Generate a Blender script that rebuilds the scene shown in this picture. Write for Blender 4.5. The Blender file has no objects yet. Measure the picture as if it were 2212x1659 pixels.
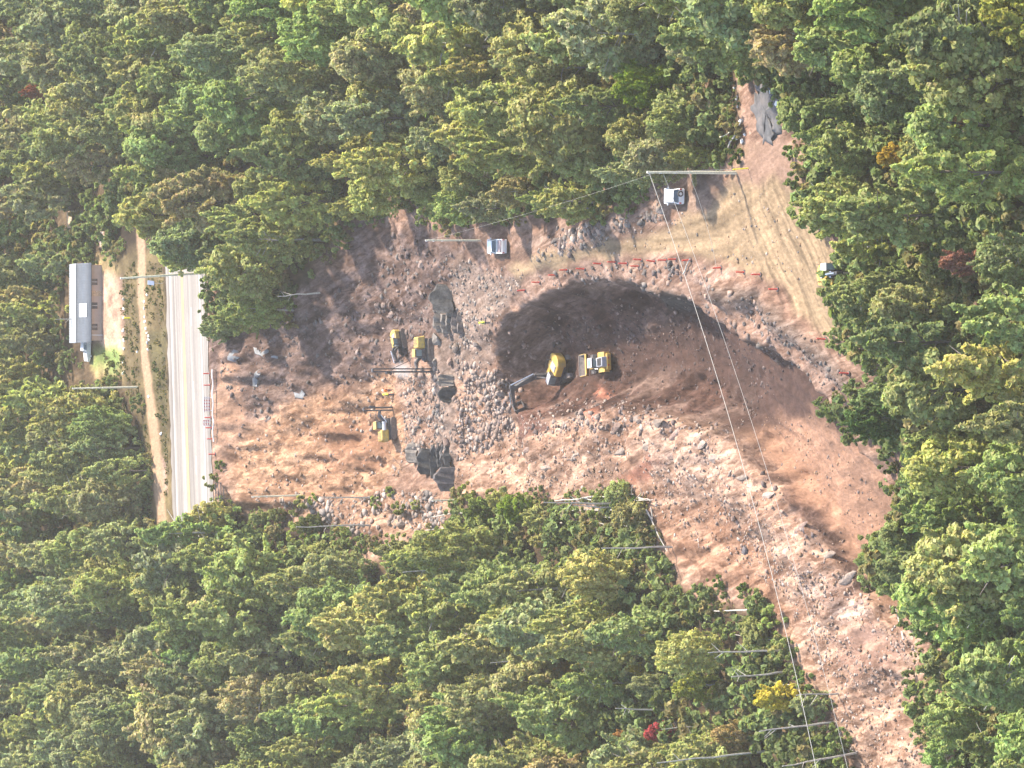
import bpy, bmesh, math, random
import numpy as np
from mathutils import Vector, Matrix, Quaternion

# ------------------------------------------------------------------ camera, sky, sun, exposure
SC = bpy.context.scene
C = SC.collection
CAM_H, PITCH, FOC = 197.0, math.radians(23.5), 7900.0      # the view: about 200 m above the works, looking down 23.5 degrees
PX, PY, PW = 1106.0, 829.5, 2212.0                         # pixel frame in which the photograph was measured
CAMP = Vector((0, 0, CAM_H))
FWD = Vector((0, math.cos(PITCH), -math.sin(PITCH)))
UPV = Vector((0, math.sin(PITCH), math.cos(PITCH)))
RGT = Vector((1, 0, 0))
cam = bpy.data.cameras.new('camera')
cam.sensor_width = 36.0
cam.lens = FOC / PW * 36.0
cam.clip_start, cam.clip_end = 1.0, 8000.0
camo = bpy.data.objects.new('camera', cam)
C.objects.link(camo)
# the photograph was taken with the phone held on its side: world up points to the left of the picture
camo.matrix_world = Matrix.Translation(CAMP) @ Matrix((-UPV, RGT, -FWD)).transposed().to_4x4()
SC.camera = camo

SUN_AZ, SUN_EL = math.radians(66), math.radians(53)
SDIR = Vector((math.sin(SUN_AZ) * math.cos(SUN_EL), math.cos(SUN_AZ) * math.cos(SUN_EL), math.sin(SUN_EL)))
world = bpy.data.worlds.new('World')
SC.world = world
world.use_nodes = True
wn = world.node_tree
bg = wn.nodes['Background']
sky = wn.nodes.new('ShaderNodeTexSky')
sky.sky_type = 'NISHITA'
sky.sun_disc = False
sky.sun_elevation = SUN_EL
sky.sun_rotation = SUN_AZ
sky.air_density, sky.dust_density = 1.0, 1.5
wn.links.new(sky.outputs[0], bg.inputs[0])
bg.inputs[1].default_value = 0.15
sun = bpy.data.lights.new('sun', 'SUN')
sun.energy = 3.0
sun.angle = math.radians(3.0)
sun.color = (1.0, 0.93, 0.82)
suno = bpy.data.objects.new('sun', sun)
suno.rotation_euler = SDIR.to_track_quat('Z', 'Y').to_euler()
suno.location = (0, 450, 400)
C.objects.link(suno)
SC.view_settings.view_transform = 'Standard'
SC.view_settings.look = 'None'
SC.view_settings.exposure = 2.0
SC.view_settings.gamma = 1.0
SC.view_settings.use_curve_mapping = False
SC.cycles.max_bounces = 5
SC.cycles.diffuse_bounces = 3
SC.cycles.glossy_bounces = 2
SC.cycles.transmission_bounces = 2
SC.cycles.volume_bounces = 1
SC.cycles.transparent_max_bounces = 4

rng = np.random.default_rng(11)
random.seed(5)

# ------------------------------------------------------------------ measuring helpers
def ray(px, py):
    return FWD * FOC - UPV * (px - PX) - RGT * (py - PY)
def at_z(px, py, z):                       # where the sight line through a measured point meets height z
    r = ray(px, py)
    return CAMP + r * ((z - CAM_H) / r.z)
def at_y(px, py, Y):                       # ... meets the upright plane at depth Y
    r = ray(px, py)
    return CAMP + r * (Y / r.y)
def proj(X, Y, Z):
    X, Y, Z = np.asarray(X, float), np.asarray(Y, float), np.asarray(Z, float) - CAM_H
    d = Y * FWD.y + Z * FWD.z
    u = Y * UPV.y + Z * UPV.z
    return PX - FOC * u / d, PY - FOC * X / d, d

def hash2(ix, iy, seed):
    n = (ix.astype(np.int64) * 374761393 + iy.astype(np.int64) * 668265263 + seed * 144665) & 0x7fffffff
    n = ((n ^ (n >> 13)) * 1274126177) & 0x7fffffff
    return ((n ^ (n >> 16)) & 0xffff) / 65535.0
def vnoise(x, y, seed=0):
    x, y = np.asarray(x, float), np.asarray(y, float)
    ix, iy = np.floor(x), np.floor(y)
    fx, fy = x - ix, y - iy
    fx, fy = fx * fx * (3 - 2 * fx), fy * fy * (3 - 2 * fy)
    a, b = hash2(ix, iy, seed), hash2(ix + 1, iy, seed)
    c, d = hash2(ix, iy + 1, seed), hash2(ix + 1, iy + 1, seed)
    return (a * (1 - fx) + b * fx) * (1 - fy) + (c * (1 - fx) + d * fx) * fy
def fbm(x, y, seed=0, oct=4, gain=0.5):
    s, a, t = 0, 1.0, 0.0
    for k in range(oct):
        s = s + a * (vnoise(x, y, seed + 17 * k) - 0.5)
        t += a
        a *= gain
        x, y = x * 2.03 + 3.1, y * 2.03 + 7.7
    return s / t * 2.0
def terrace(v, n, k=.22):                   # steps in a smooth field: ledges
    t = v * n
    f = t - np.floor(t)
    return (np.floor(t) + sstep(.5 - k, .5 + k, f)) / n
def sstep(a, b, x):
    t = np.clip((x - a) / (b - a), 0, 1)
    return t * t * (3 - 2 * t)
def poly_sd(poly, X, Y):                   # signed distance, positive inside
    poly = np.asarray(poly, float)
    X, Y = np.asarray(X, float), np.asarray(Y, float)
    d2 = np.full(X.shape, 1e18)
    ins = np.zeros(X.shape, bool)
    n = len(poly)
    for i in range(n):
        ax, ay = poly[i]
        bx, by = poly[(i + 1) % n]
        ex, ey = bx - ax, by - ay
        t = np.clip(((X - ax) * ex + (Y - ay) * ey) / (ex * ex + ey * ey + 1e-12), 0, 1)
        d2 = np.minimum(d2, (X - ax - t * ex) ** 2 + (Y - ay - t * ey) ** 2)
        if abs(ey) > 1e-12:
            ins ^= ((ay > Y) != (by > Y)) & (X < ex * (Y - ay) / ey + ax)
    d = np.sqrt(d2)
    return np.where(ins, d, -d)
def line_sd(pts, X, Y):                    # signed offset from a polyline and distance along it
    pts = np.asarray(pts, float)
    best = np.full(X.shape, 1e18)
    s = np.zeros(X.shape)
    u = np.zeros(X.shape)
    L = 0.0
    for (ax, ay), (bx, by) in zip(pts[:-1], pts[1:]):
        ex, ey = bx - ax, by - ay
        l = math.hypot(ex, ey)
        t = np.clip(((X - ax) * ex + (Y - ay) * ey) / (l * l), 0, 1)
        dx, dy = X - ax - t * ex, Y - ay - t * ey
        d = dx * dx + dy * dy
        m = d < best
        sg = np.sign(ex * (Y - ay) - ey * (X - ax))
        s = np.where(m, np.sqrt(d) * sg, s)
        u = np.where(m, L + t * l, u)
        best = np.where(m, d, best)
        L += l
    return s, u

# ------------------------------------------------------------------ lie of the land
CTRL = [(-250, -100, 15), (-250, 800, 15), (-250, 1750, 15), (0, -100, 13), (0, 400, 13), (0, 830, 13), (0, 1300, 13), (0, 1750, 13),
        (200, 0, 10), (200, 600, 9.6), (200, 900, 9.4), (200, 1300, 9.6), (300, 200, 9.2), (300, 700, 9.1), (300, 1000, 9.1), (330, 1400, 9.2),
        (365, 300, 9), (400, 560, 9), (400, 800, 9), (415, 1080, 9), (440, 300, 8.8), (455, 700, 8.8), (463, 900, 8.9), (470, 1070, 8.9), (450, 1400, 8.0),
        (500, 750, 7.4), (520, 950, 6.6), (600, 800, 3.4), (620, 950, 2.6), (640, 1080, 2.5), (700, 850, -.6), (720, 980, -1.0), (740, 700, 0.0),
        (640, 640, 4.0), (600, 450, 5.5), (700, 250, 4.5), (900, 250, 2.5), (1200, 200, 1.4), (1500, 150, .8), (700, -80, 6), (1200, -80, 3), (1700, -80, 2),
        (800, 540, -1), (860, 640, -2.6), (850, 780, -4), (900, 780, -4.2), (830, 920, -4.4), (940, 860, -4.6), (930, 1000, -5.2), (955, 650, -3.6), (965, 850, -4.8),
        (1000, 850, -6.2), (1000, 1000, -6.2), (1060, 650, -3.6), (1040, 720, -4.4), (1000, 560, -2.3), (1100, 560, -1.5), (1070, 500, -1.2),
        (1200, 560, -.9), (1300, 480, -.2), (1400, 500, -.2), (1450, 420, 0), (1580, 390, .2), (1650, 450, 0), (1660, 300, .9), (1660, 200, 1.6), (1560, 560, -.5),
        (1660, 620, -.7), (1760, 650, -.5), (1850, 780, -.9), (1800, 560, 0.2), (1900, 600, 0), (2000, 300, .5), (2250, 300, 1), (2250, 700, -1), (2000, 850, -1.5), (2330, 500, 0),
        (1100, 950, -8.2), (1200, 1000, -8.2), (1330, 960, -8), (1200, 1090, -8.4), (1350, 1060, -8), (1500, 1000, -7.6), (1600, 1060, -8), (1600, 1180, -8.4), (1750, 1250, -9),
        (1860, 1350, -10), (1900, 1500, -11.5), (1980, 1660, -12.5), (1700, 1400, -9.6), (700, 1160, 1), (880, 1120, -4.5), (900, 1300, -3.5), (700, 1500, 1.5),
        (1000, 1700, -4), (1200, 1300, -8.2), (1500, 1400, -9), (1700, 1700, -11.5), (450, 1700, 6.5), (1950, 1050, -5.5), (1960, 1200, -7.5), (2050, 1100, -6), (2250, 1100, -5), (2100, 1450, -9.5), (2250, 1700, -11),
        (1150, 620, -2.4), (1300, 590, -1.7), (1480, 615, -1.2), (1580, 680, -1.1), (1700, 770, -1.3), (1800, 870, -2.0), (2400, 1000, -6), (2400, 1600, -11)]
cw = np.array([[*at_z(x, y, z)] for x, y, z in CTRL])
def tps_fit(p, z, lam=4.0):
    n = len(p)
    r2 = ((p[:, None, :] - p[None, :, :]) ** 2).sum(-1)
    K = 0.5 * r2 * np.log(r2 + 1e-9) + lam * np.eye(n)
    P = np.c_[np.ones(n), p]
    A = np.zeros((n + 3, n + 3))
    A[:n, :n], A[:n, n:], A[n:, :n] = K, P, P.T
    return np.linalg.solve(A, np.r_[z, np.zeros(3)])
TS = 100.0
tw = tps_fit(cw[:, :2] / TS, cw[:, 2], 0.002)
def base_h(X, Y):
    X, Y = np.asarray(X, float), np.asarray(Y, float)
    Xc, Yc = np.clip(X, -130, 130), np.clip(Y, 300, 800)
    out = tw[-3] + tw[-2] * Xc / TS + tw[-1] * Yc / TS
    for (cx, cy, _), w in zip(cw, tw[:-3]):
        r2 = ((Xc - cx) / TS) ** 2 + ((Yc - cy) / TS) ** 2
        out = out + w * 0.5 * r2 * np.log(r2 + 1e-9)
    return np.clip(out, -16, 16)
def hit_base(px, py, it=25):
    z = 0.0
    for _ in range(it):
        p = at_z(px, py, z)
        z = 0.5 * z + 0.5 * float(base_h(p.x, p.y))
    return at_z(px, py, z)
def wpoly(pts):
    return [(p.x, p.y) for p in (hit_base(x, y) for x, y in pts)]

PIT_PX = [(1090, 700), (1130, 662), (1200, 628), (1330, 612), (1470, 640), (1560, 700), (1660, 752), (1740, 812), (1790, 868), (1850, 950), (1935, 1060), (1975, 1180), (2000, 1330),
          (1925, 1350), (1862, 1275), (1780, 1160), (1700, 1062), (1600, 965), (1540, 930), (1450, 900), (1330, 890), (1240, 905), (1150, 905), (1085, 860), (1068, 770)]
PIT = wpoly(PIT_PX)
HWY_A, HWY_B = at_z(396, 480, 9.0), at_z(417, 1120, 9.0)      # middle of the paved highway
HWY_DIR = Vector((HWY_B.x - HWY_A.x, HWY_B.y - HWY_A.y)).normalized()
HW = 10.2                                                     # half width
HAUL = wpoly([(1668, 170), (1665, 260), (1658, 330), (1668, 420), (1705, 500), (1745, 580), (1775, 660), (1820, 740), (1900, 815)])
HAUL2 = wpoly([(1690, 380), (1640, 450), (1560, 500), (1450, 525), (1330, 535), (1220, 548), (1120, 575), (1040, 600), (1000, 660), (975, 760)])
BERM = wpoly([(1570, 640), (1625, 640), (1680, 680), (1740, 725), (1800, 790), (1835, 830)])
BERM2 = wpoly([(1165, 560), (1240, 530), (1330, 478), (1400, 462)])
DRIVE = wpoly([(283, -60), (287, 60), (296, 250), (305, 470), (306, 640), (314, 760), (328, 880), (338, 1010), (345, 1100), (350, 1200)])

def axis(segs):
    out = [segs[0][0]]
    for a, b, st in segs:
        n = max(1, int(round((b - a) / st)))
        out += list(a + (b - a) * (np.arange(n) + 1) / n)
    return np.array(out)
GX = axis([(-2500, -300, 220), (-300, -120, 12), (-120, -48, 1.2), (-48, 46, .34), (46, 120, 1.2), (120, 300, 12), (300, 2500, 220)])
GY = axis([(-600, 200, 100), (200, 300, 10), (300, 345, 1.5), (345, 540, .40), (540, 640, .62), (640, 780, 1.5), (780, 1000, 12), (1000, 4000, 200)])
XX, YY = np.meshgrid(GX, GY)
def off_hwy(X, Y):
    return (X - HWY_A.x) * -HWY_DIR.y + (Y - HWY_A.y) * HWY_DIR.x     # positive on the near side
def soft(poly, X, Y, w, amp, sc, seed):
    sd = poly_sd(poly, X, Y) + amp * fbm(X / sc, Y / sc, seed, 4)
    return sstep(-w, w, sd)

# the bare-earth part, traced on the ground
CLEAR_PX = [(447, 742), (480, 735), (560, 720), (650, 700), (690, 640), (700, 590), (745, 540), (790, 490), (880, 462), (930, 482), (1000, 505), (1050, 490), (1150, 478), (1220, 468),
            (1300, 476), (1370, 452), (1425, 395), (1500, 365), (1580, 366), (1618, 330), (1622, 180), (1690, 185), (1700, 262), (1745, 330), (1722, 400), (1742, 470), (1790, 535),
            (1792, 620), (1790, 700), (1800, 745), (1900, 805), (1905, 835), (1815, 832), (1788, 880), (1868, 950), (1925, 970), (1935, 1050), (1925, 1130), (1868, 1200), (1880, 1275),
            (1955, 1330), (1992, 1400), (1962, 1470), (1985, 1560), (2020, 1700), (1862, 1700), (1830, 1570), (1775, 1480), (1722, 1400), (1690, 1330), (1660, 1272), (1580, 1280),
            (1500, 1240), (1450, 1190), (1420, 1120), (1385, 1062), (1340, 1050), (1180, 1062), (1000, 1052), (960, 1140), (900, 1165), (780, 1165), (740, 1130), (640, 1118), (560, 1108),
            (520, 1062), (497, 1010), (470, 1075), (445, 1090), (340, 1100), (330, 900), (270, 800), (200, 800), (150, 735), (150, 597), (195, 590), (262, 590), (300, 470), (312, 470), (345, 560), (437, 583)]
SOIL_PX = [(447, 700), (560, 690), (650, 670), (680, 600), (760, 470), (880, 430), (1000, 470), (1150, 440), (1300, 440), (1400, 380), (1500, 340), (1600, 340), (1605, 160), (1705, 160),
           (1720, 262), (1780, 330), (1780, 470), (1850, 535), (1850, 700), (1960, 800), (1960, 860), (1880, 900), (1960, 970), (1990, 1130), (1950, 1200), (1990, 1290), (2060, 1400),
           (2050, 1560), (2090, 1760), (1800, 1760), (1790, 1570), (1700, 1430), (1640, 1310), (1500, 1280), (1420, 1200), (1380, 1100), (1180, 1100), (1000, 1100), (960, 1180), (780, 1190),
           (640, 1150), (540, 1130), (490, 1080), (462, 1110), (462, 800)]
SOIL = wpoly(SOIL_PX)

BANK = wpoly([(1180, 975), (1320, 950), (1460, 960), (1590, 1030), (1680, 1120), (1770, 1230), (1850, 1340), (1920, 1500), (1960, 1680)])
PITLINE = wpoly([(1130, 800), (1250, 800), (1400, 800), (1560, 840), (1700, 930), (1830, 1080), (1930, 1250)])
def height(X, Y):
    h = base_h(X, Y)
    # washed-out face below the highway, benches and slumps
    soil = sstep(-4, 3, poly_sd(SOIL, X, Y))
    sd = poly_sd(PIT, X, Y) + 1.3 * fbm(X / 7, Y / 7, 3, 3) + .7 * fbm(X / 1.8, Y / 1.8, 4, 3)
    far_side = sstep(-14, 8, -(X - 0.0) + 0.0 * Y)
    exitf = sstep(430, 368, Y)
    wall = 5.6 + 2.6 * far_side * sstep(405, 420, Y) - 3.8 * exitf
    depth = 8.6 - 5.6 * exitf
    tt = np.clip((sd + .2) / wall, 0, 1)
    pit = 1 - (1 - tt) ** 2.9
    face = tt * (1 - tt) * 4
    h = h - depth * pit * (0.82 + 0.18 * sstep(0, 14, sd))
    # spoil heaps and berms
    for pl, hh, ww in ((BERM, 1.9, 1.7), (BERM2, 1.0, 1.6), (BANK, 2.3, 5.0)):
        s, u = line_sd(pl, X, Y)
        h = h + hh * np.exp(-(s / ww) ** 2) * (.7 + .6 * fbm(u / 4, s * 0, 9, 2))
    # rough ground
    ro = soil * (1 - 0.85 * pit)
    for pl, ww in ((HAUL, 8.5), (HAUL2, 4.2)):
        s, u = line_sd(pl, X, Y)
        road = np.exp(-(s / ww) ** 4)
        ro = ro * (1 - .9 * road)
        h = h + soil * road * (.10 * fbm(s / .7, u / 14, 21, 2) + .10 * fbm(s / 2.2, u / 22, 22, 2))
    # tilted beds: long ribs running across the rock
    a = X * .25 - Y * .97
    b = X * .97 + Y * .25
    wb = b + 1.6 * fbm(X / 5, Y / 7, 32, 3)
    rib = fbm(a / 9, wb / 1.15, 31, 4) * .6 + terrace(fbm(a / 14 + 5, wb / 3.6, 33, 3), 5) * 1.0
    rock = sstep(500, 470, Y) * sstep(2, -6, X)
    bil = np.abs(fbm(X / 2.1, Y / 2.6, 43, 3))
    h = h + ro * (.75 * fbm(X / 6, Y / 8, 41, 3) + .42 * fbm(X / 1.1, Y / 1.3, 42, 3) + .5 * (.35 - bil) * sstep(530, 500, Y) + .85 * rock * rib * (.5 + fbm(X / 8, Y / 11, 34, 2)))
    h = h + ro * (1 - rock) * (1.1 * terrace(fbm(X / 4.2, Y / 6.5, 48, 4), 5, .15))
    h = h + face * (1.7 * terrace(fbm((X + .4 * Y) / 3.0, (Y - .4 * X) / 5.0, 49, 4), 5, .15) + .9 * (.3 - np.abs(fbm((X + .5 * Y) / 1.6, (Y - .5 * X) / 6, 46, 3))) + .4 * fbm(X / 1.2, Y / 1.2, 47, 3))
    pa, pu = line_sd(PITLINE, X, Y)
    h = h + pit * (.14 * fbm(pa / .55, pu / 9, 50, 2) + .24 * fbm(X / .9, Y / 1.0, 44, 3) + .3 * fbm(X / 4, Y / 4, 45, 2))
    slope = sstep(495, 515, Y) * soil
    h = h + slope * (1.1 * fbm(X / 1.5, Y / 9, 51, 4) + 1.3 * terrace(fbm(X / 4, Y / 7, 53, 4), 5, .14) + .8 * fbm(X / 9, Y / 26, 52, 2)) * sstep(0, 4, -off_hwy(X, Y) * -1 - 11)
    # forest floor
    h = h + (1 - soil) * 0.5 * fbm(X / 11, Y / 11, 61, 3) * sstep(12, 20, np.abs(off_hwy(X, Y)))
    # the highway bed is level, with a shallow ditch on its far side
    o = off_hwy(X, Y)
    flat = sstep(HW + 4.5, HW + .8, np.abs(o)) * (np.abs(X) < 160)
    h = h * (1 - flat) + 8.9 * flat
    h = h - .5 * np.exp(-((o + HW + 4.5) / 2.2) ** 2)
    return h
PADS = [hit_base(*q) for q in [(1466, 424), (1083, 532), (872, 736), (930, 756), (850, 926), (1820, 594)]]
_height = height
def height(X, Y):
    h = _height(X, Y)
    for p in PADS:
        w_ = np.exp(-(((X - p.x) / 3.4) ** 2 + ((Y - p.y) / 4.4) ** 2) ** 2)
        h = h * (1 - w_) + p.z * w_
    return h
HH = height(XX, YY)
def hz(X, Y):
    X, Y = np.asarray(X, float), np.asarray(Y, float)
    i = np.clip(np.searchsorted(GX, X) - 1, 0, len(GX) - 2)
    j = np.clip(np.searchsorted(GY, Y) - 1, 0, len(GY) - 2)
    fx = np.clip((X - GX[i]) / (GX[i + 1] - GX[i]), 0, 1)
    fy = np.clip((Y - GY[j]) / (GY[j + 1] - GY[j]), 0, 1)
    return (HH[j, i] * (1 - fx) + HH[j, i + 1] * fx) * (1 - fy) + (HH[j + 1, i] * (1 - fx) + HH[j + 1, i + 1] * fx) * fy
_T = np.arange(300, 1000, .4)
def W(px, py):                             # the spot of ground seen at a measured point
    r = ray(px, py).normalized()
    x, y, z = r.x * _T, r.y * _T, CAM_H + r.z * _T
    below = z - hz(x, y)
    k = int(np.argmax(below < 0))
    if k == 0:
        k = len(_T) - 1
    f = below[k - 1] / (below[k - 1] - below[k] + 1e-9)
    t = _T[k - 1] + f * .4
    X, Y = r.x * t, r.y * t
    return Vector((X, Y, float(hz(X, Y))))
def normal_at(X, Y, e=.7):
    dx = float(hz(X + e, Y) - hz(X - e, Y)) / (2 * e)
    dy = float(hz(X, Y + e) - hz(X, Y - e)) / (2 * e)
    return Vector((-dx, -dy, 1)).normalized()

# ------------------------------------------------------------------ materials
class NT:
    def __init__(self, name):
        self.m = bpy.data.materials.new(name)
        self.m.use_nodes = True
        self.t = self.m.node_tree
        self.b = self.t.nodes['Principled BSDF']
        self.out = self.t.nodes['Material Output']
    def n(self, kind, **kw):
        nd = self.t.nodes.new('ShaderNode' + kind)
        for k, v in kw.items():
            if k.startswith('i_'):
                nd.inputs[k[2:].replace('_', ' ')].default_value = v
            else:
                setattr(nd, k, v)
        return nd
    def l(self, a, b):
        self.t.links.new(a, b)
    def mix(self, kind, fac, a, b):
        nd = self.n('MixRGB', blend_type=kind)
        for i, v in enumerate((fac, a, b)):
            if isinstance(v, (int, float)):
                nd.inputs[i].default_value = v if i == 0 else (v, v, v, 1)
            elif isinstance(v, tuple):
                nd.inputs[i].default_value = (*v, 1) if len(v) == 3 else v
            else:
                self.l(v, nd.inputs[i])
        return nd.outputs[0]
    def noise(self, scale, detail=4, rough=.55, vec=None, dist=0.0):
        nd = self.n('TexNoise')
        nd.inputs['Scale'].default_value = scale
        nd.inputs['Detail'].default_value = detail
        nd.inputs['Roughness'].default_value = rough
        nd.inputs['Distortion'].default_value = dist
        if vec is not None:
            self.l(vec, nd.inputs['Vector'])
        return nd.outputs['Fac']
    def ramp(self, fac, a, b, lo=.3, hi=.7):
        nd = self.n('ValToRGB')
        nd.color_ramp.elements[0].position = lo
        nd.color_ramp.elements[1].position = hi
        nd.color_ramp.elements[0].color = (*a, 1)
        nd.color_ramp.elements[1].color = (*b, 1)
        self.l(fac, nd.inputs[0])
        return nd.outputs[0]
    def bump(self, h, strength=.5, dist=.1):
        nd = self.n('Bump')
        nd.inputs['Strength'].default_value = strength
        nd.inputs['Distance'].default_value = dist
        self.l(h, nd.inputs['Height'])
        self.l(nd.outputs[0], self.b.inputs['Normal'])

MAT = {}
def simple(name, col, rough=.6, metal=0.0, var=.25, scale=3.0, dirt=None, spec=.4, world=False):
    t = NT(name)
    tc = t.n('TexCoord')
    if world:
        ge = t.n('NewGeometry')
        v = ge.outputs['Position']
    else:
        v = tc.outputs['Object']
    f = t.noise(scale, 5, .6, v)
    lo = tuple(c * (1 - var) for c in col)
    hi = tuple(min(1, c * (1 + var)) for c in col)
    c = t.ramp(f, lo, hi, .32, .68)
    if dirt:
        f2 = t.noise(scale * .6, 6, .7, v)
        m = t.n('MapRange')
        m.inputs[1].default_value, m.inputs[2].default_value = .44, .70
        m.inputs[3].default_value, m.inputs[4].default_value = .08, .85
        t.l(f2, m.inputs[0])
        c = t.mix('MIX', m.outputs[0], c, dirt)
    t.l(c, t.b.inputs['Base Color'])
    t.b.inputs['Roughness'].default_value = rough
    t.b.inputs['Metallic'].default_value = metal
    t.b.inputs['Specular IOR Level'].default_value = spec
    MAT[name] = t.m
    return t
DUST = (.24, .18, .135)
simple('yellow_paint', (.50, .31, .045), .5, var=.15, scale=1.5, dirt=(.30, .21, .11))
simple('worn_yellow', (.47, .32, .06), .6, var=.2, scale=2, dirt=(.25, .18, .115))
simple('white_paint', (.70, .71, .70), .3, var=.05, scale=1.5, dirt=(.62, .56, .5))
simple('dark_steel', (.045, .046, .05), .5, var=.3, scale=3, dirt=(.16, .13, .11))
simple('black_rubber', (.025, .025, .027), .8, var=.3, scale=4, dirt=(.16, .12, .1))
simple('track_steel', (.10, .085, .075), .65, var=.4, scale=3, dirt=DUST)
simple('grey_paint', (.30, .31, .33), .5, var=.15, scale=2, dirt=(.36, .31, .27))
simple('pale_grey', (.42, .43, .44), .5, var=.12, scale=2, dirt=(.5, .45, .4))
simple('chrome', (.55, .56, .58), .3, .9, var=.1)
g = simple('dark_glass', (.03, .04, .05), .08, var=.2, scale=1, spec=.7)
simple('tint_glass', (.16, .21, .21), .12, var=.25, scale=1, spec=.7)
simple('red_plastic', (.62, .05, .035), .5, var=.15, dirt=(.35, .12, .09))
simple('orange_cloth', (.95, .23, .03), .8, var=.1)
simple('yellow_cloth', (.85, .88, .10), .8, var=.1)
simple('navy_cloth', (.04, .05, .08), .9, var=.2)
simple('skin', (.52, .33, .24), .6, var=.08)
simple('helmet_white', (.82, .82, .78), .4, var=.05)
simple('pole_wood', (.60, .54, .39), .85, var=.25, scale=5)
simple('snag_wood', (.36, .325, .27), .9, var=.3, scale=4)
simple('bark', (.15, .12, .095), .95, var=.35, scale=5)
simple('pale_bark', (.36, .33, .28), .95, var=.35, scale=5)
simple('plank_wood', (.42, .29, .18), .85, var=.3, scale=4)
simple('dead_wood', (.30, .25, .21), .9, var=.35, scale=4)
simple('wire_metal', (.46, .41, .34), .5, .0, var=.1)
simple('roof_metal', (.085, .092, .10), .5, .1, var=.12, scale=1.2)
simple('roof_pale', (.30, .315, .33), .4, .1, var=.06, scale=1)  # same metal for the far slope, sun glare painted into its colour
simple('tan_siding', (.40, .29, .22), .8, var=.08, scale=1.5)
simple('white_panel', (.64, .64, .62), .5, var=.05)
simple('fabric_grey', (.17, .17, .17), .9, var=.2, scale=2)
simple('barrier_white', (.60, .56, .53), .7, var=.1, scale=2, dirt=(.55, .42, .35))
simple('painted_stone', (.62, .59, .53), .8, var=.12, scale=5)
simple('bright_yellow', (.9, .78, .06), .5, var=.05)
simple('tail_red', (.4, .02, .02), .3, var=.05)
simple('bed_load', (.32, .25, .24), .9, var=.25, scale=3)
simple('blue_sign', (.66, .72, .84), .4, var=.08)

def stone_mat(name, cols, scale=1.6, bump=.6):
    t = NT(name)
    oi = t.n('ObjectInfo')
    tc = t.n('NewGeometry')
    v = tc.outputs['Position']
    f = t.noise(scale, 6, .65, v)
    c = t.ramp(f, cols[0], cols[1], .35, .65)
    f2 = t.noise(scale * 3.1, 4, .6, v)
    c = t.mix('MULTIPLY', .8, c, t.ramp(f2, (.62, .58, .56), (1.15, 1.12, 1.1), .3, .7))
    r = t.ramp(oi.outputs['Random'], (.72, .70, .68), (1.18, 1.15, 1.14), 0, 1)
    c = t.mix('MULTIPLY', 1, c, r)
    t.l(c, t.b.inputs['Base Color'])
    t.b.inputs['Roughness'].default_value = .9
    t.b.inputs['Specular IOR Level'].default_value = .2
    t.bump(t.noise(scale * 4, 6, .7, v), bump, .15)
    MAT[name] = t.m
stone_mat('pink_stone', ((.165, .112, .088), (.28, .205, .165)))
stone_mat('pale_stone', ((.20, .16, .13), (.34, .275, .225)))
stone_mat('grey_stone', ((.10, .09, .083), (.21, .18, .16)))
stone_mat('dark_stone', ((.08, .075, .075), (.17, .155, .15)))
stone_mat('brown_stone', ((.16, .12, .105), (.32, .25, .21)))
stone_mat('slate', ((.04, .04, .04), (.12, .117, .11)), .9, .9)
stone_mat('slate_tan', ((.13, .118, .103), (.24, .217, .187)), .9, .5)

# earth: colour of the soil comes per vertex from the zones below, grain and stones from the nodes
t = NT('earth')
ge = t.n('NewGeometry')
P = ge.outputs['Position']
ac = t.n('Attribute', attribute_name='soil')
ar = t.n('Attribute', attribute_name='stony')
mp = t.n('Mapping')
mp.vector_type = 'TEXTURE'
mp.inputs['Rotation'].default_value = (0, 0, math.radians(-75))
mp.inputs['Scale'].default_value = (6.0, 1.0, 1.0)
t.l(P, mp.inputs['Vector'])
ms = t.n('Mapping')
ms.inputs['Scale'].default_value = (1, .45, 1)
t.l(P, ms.inputs['Vector'])
n1 = t.noise(.5, 7, .68, ms.outputs[0])
n2 = t.noise(3.0, 5, .7, ms.outputs[0])
n3 = t.noise(1.4, 6, .65, mp.outputs[0], .6)
fm = t.n('Math', operation='MULTIPLY_ADD')
t.l(ar.outputs['Fac'], fm.inputs[0])
fm.inputs[1].default_value, fm.inputs[2].default_value = .75, .25
c = t.mix('MULTIPLY', fm.outputs[0], ac.outputs['Color'], t.ramp(n1, (.66, .62, .60), (1.28, 1.27, 1.26), .3, .7))
c = t.mix('MULTIPLY', .85, c, t.ramp(n2, (.62, .58, .56), (1.30, 1.28, 1.26), .3, .7))
st = t.mix('MULTIPLY', 1, c, t.ramp(n3, (.52, .43, .38), (1.34, 1.33, 1.32), .37, .60))
n4 = t.noise(.42, 5, .6, mp.outputs[0], 1.0)
st = t.mix('MULTIPLY', 1, st, t.ramp(n4, (.62, .54, .50), (1.30, 1.28, 1.26), .38, .60))
c = t.mix('MIX', ar.outputs['Fac'], c, st)
vo = t.n('TexVoronoi')
vo.inputs['Scale'].default_value = 1.9
t.l(P, vo.inputs['Vector'])
peb = t.n('MapRange')
peb.inputs[1].default_value, peb.inputs[2].default_value, peb.inputs[3].default_value, peb.inputs[4].default_value = .10, .22, .55, 0
t.l(vo.outputs['Distance'], peb.inputs[0])
pm = t.n('Math', operation='MULTIPLY')
t.l(peb.outputs[0], pm.inputs[0])
t.l(ar.outputs['Fac'], pm.inputs[1])
c = t.mix('MIX', pm.outputs[0], c, t.mix('MULTIPLY', 1, c, (1.5, 1.5, 1.52)))
t.l(c, t.b.inputs['Base Color'])
t.b.inputs['Roughness'].default_value = .95
t.b.inputs['Specular IOR Level'].default_value = .15
hmix = t.n('Math', operation='MULTIPLY_ADD')
t.l(n2, hmix.inputs[0])
hmix.inputs[1].default_value = .5
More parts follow.
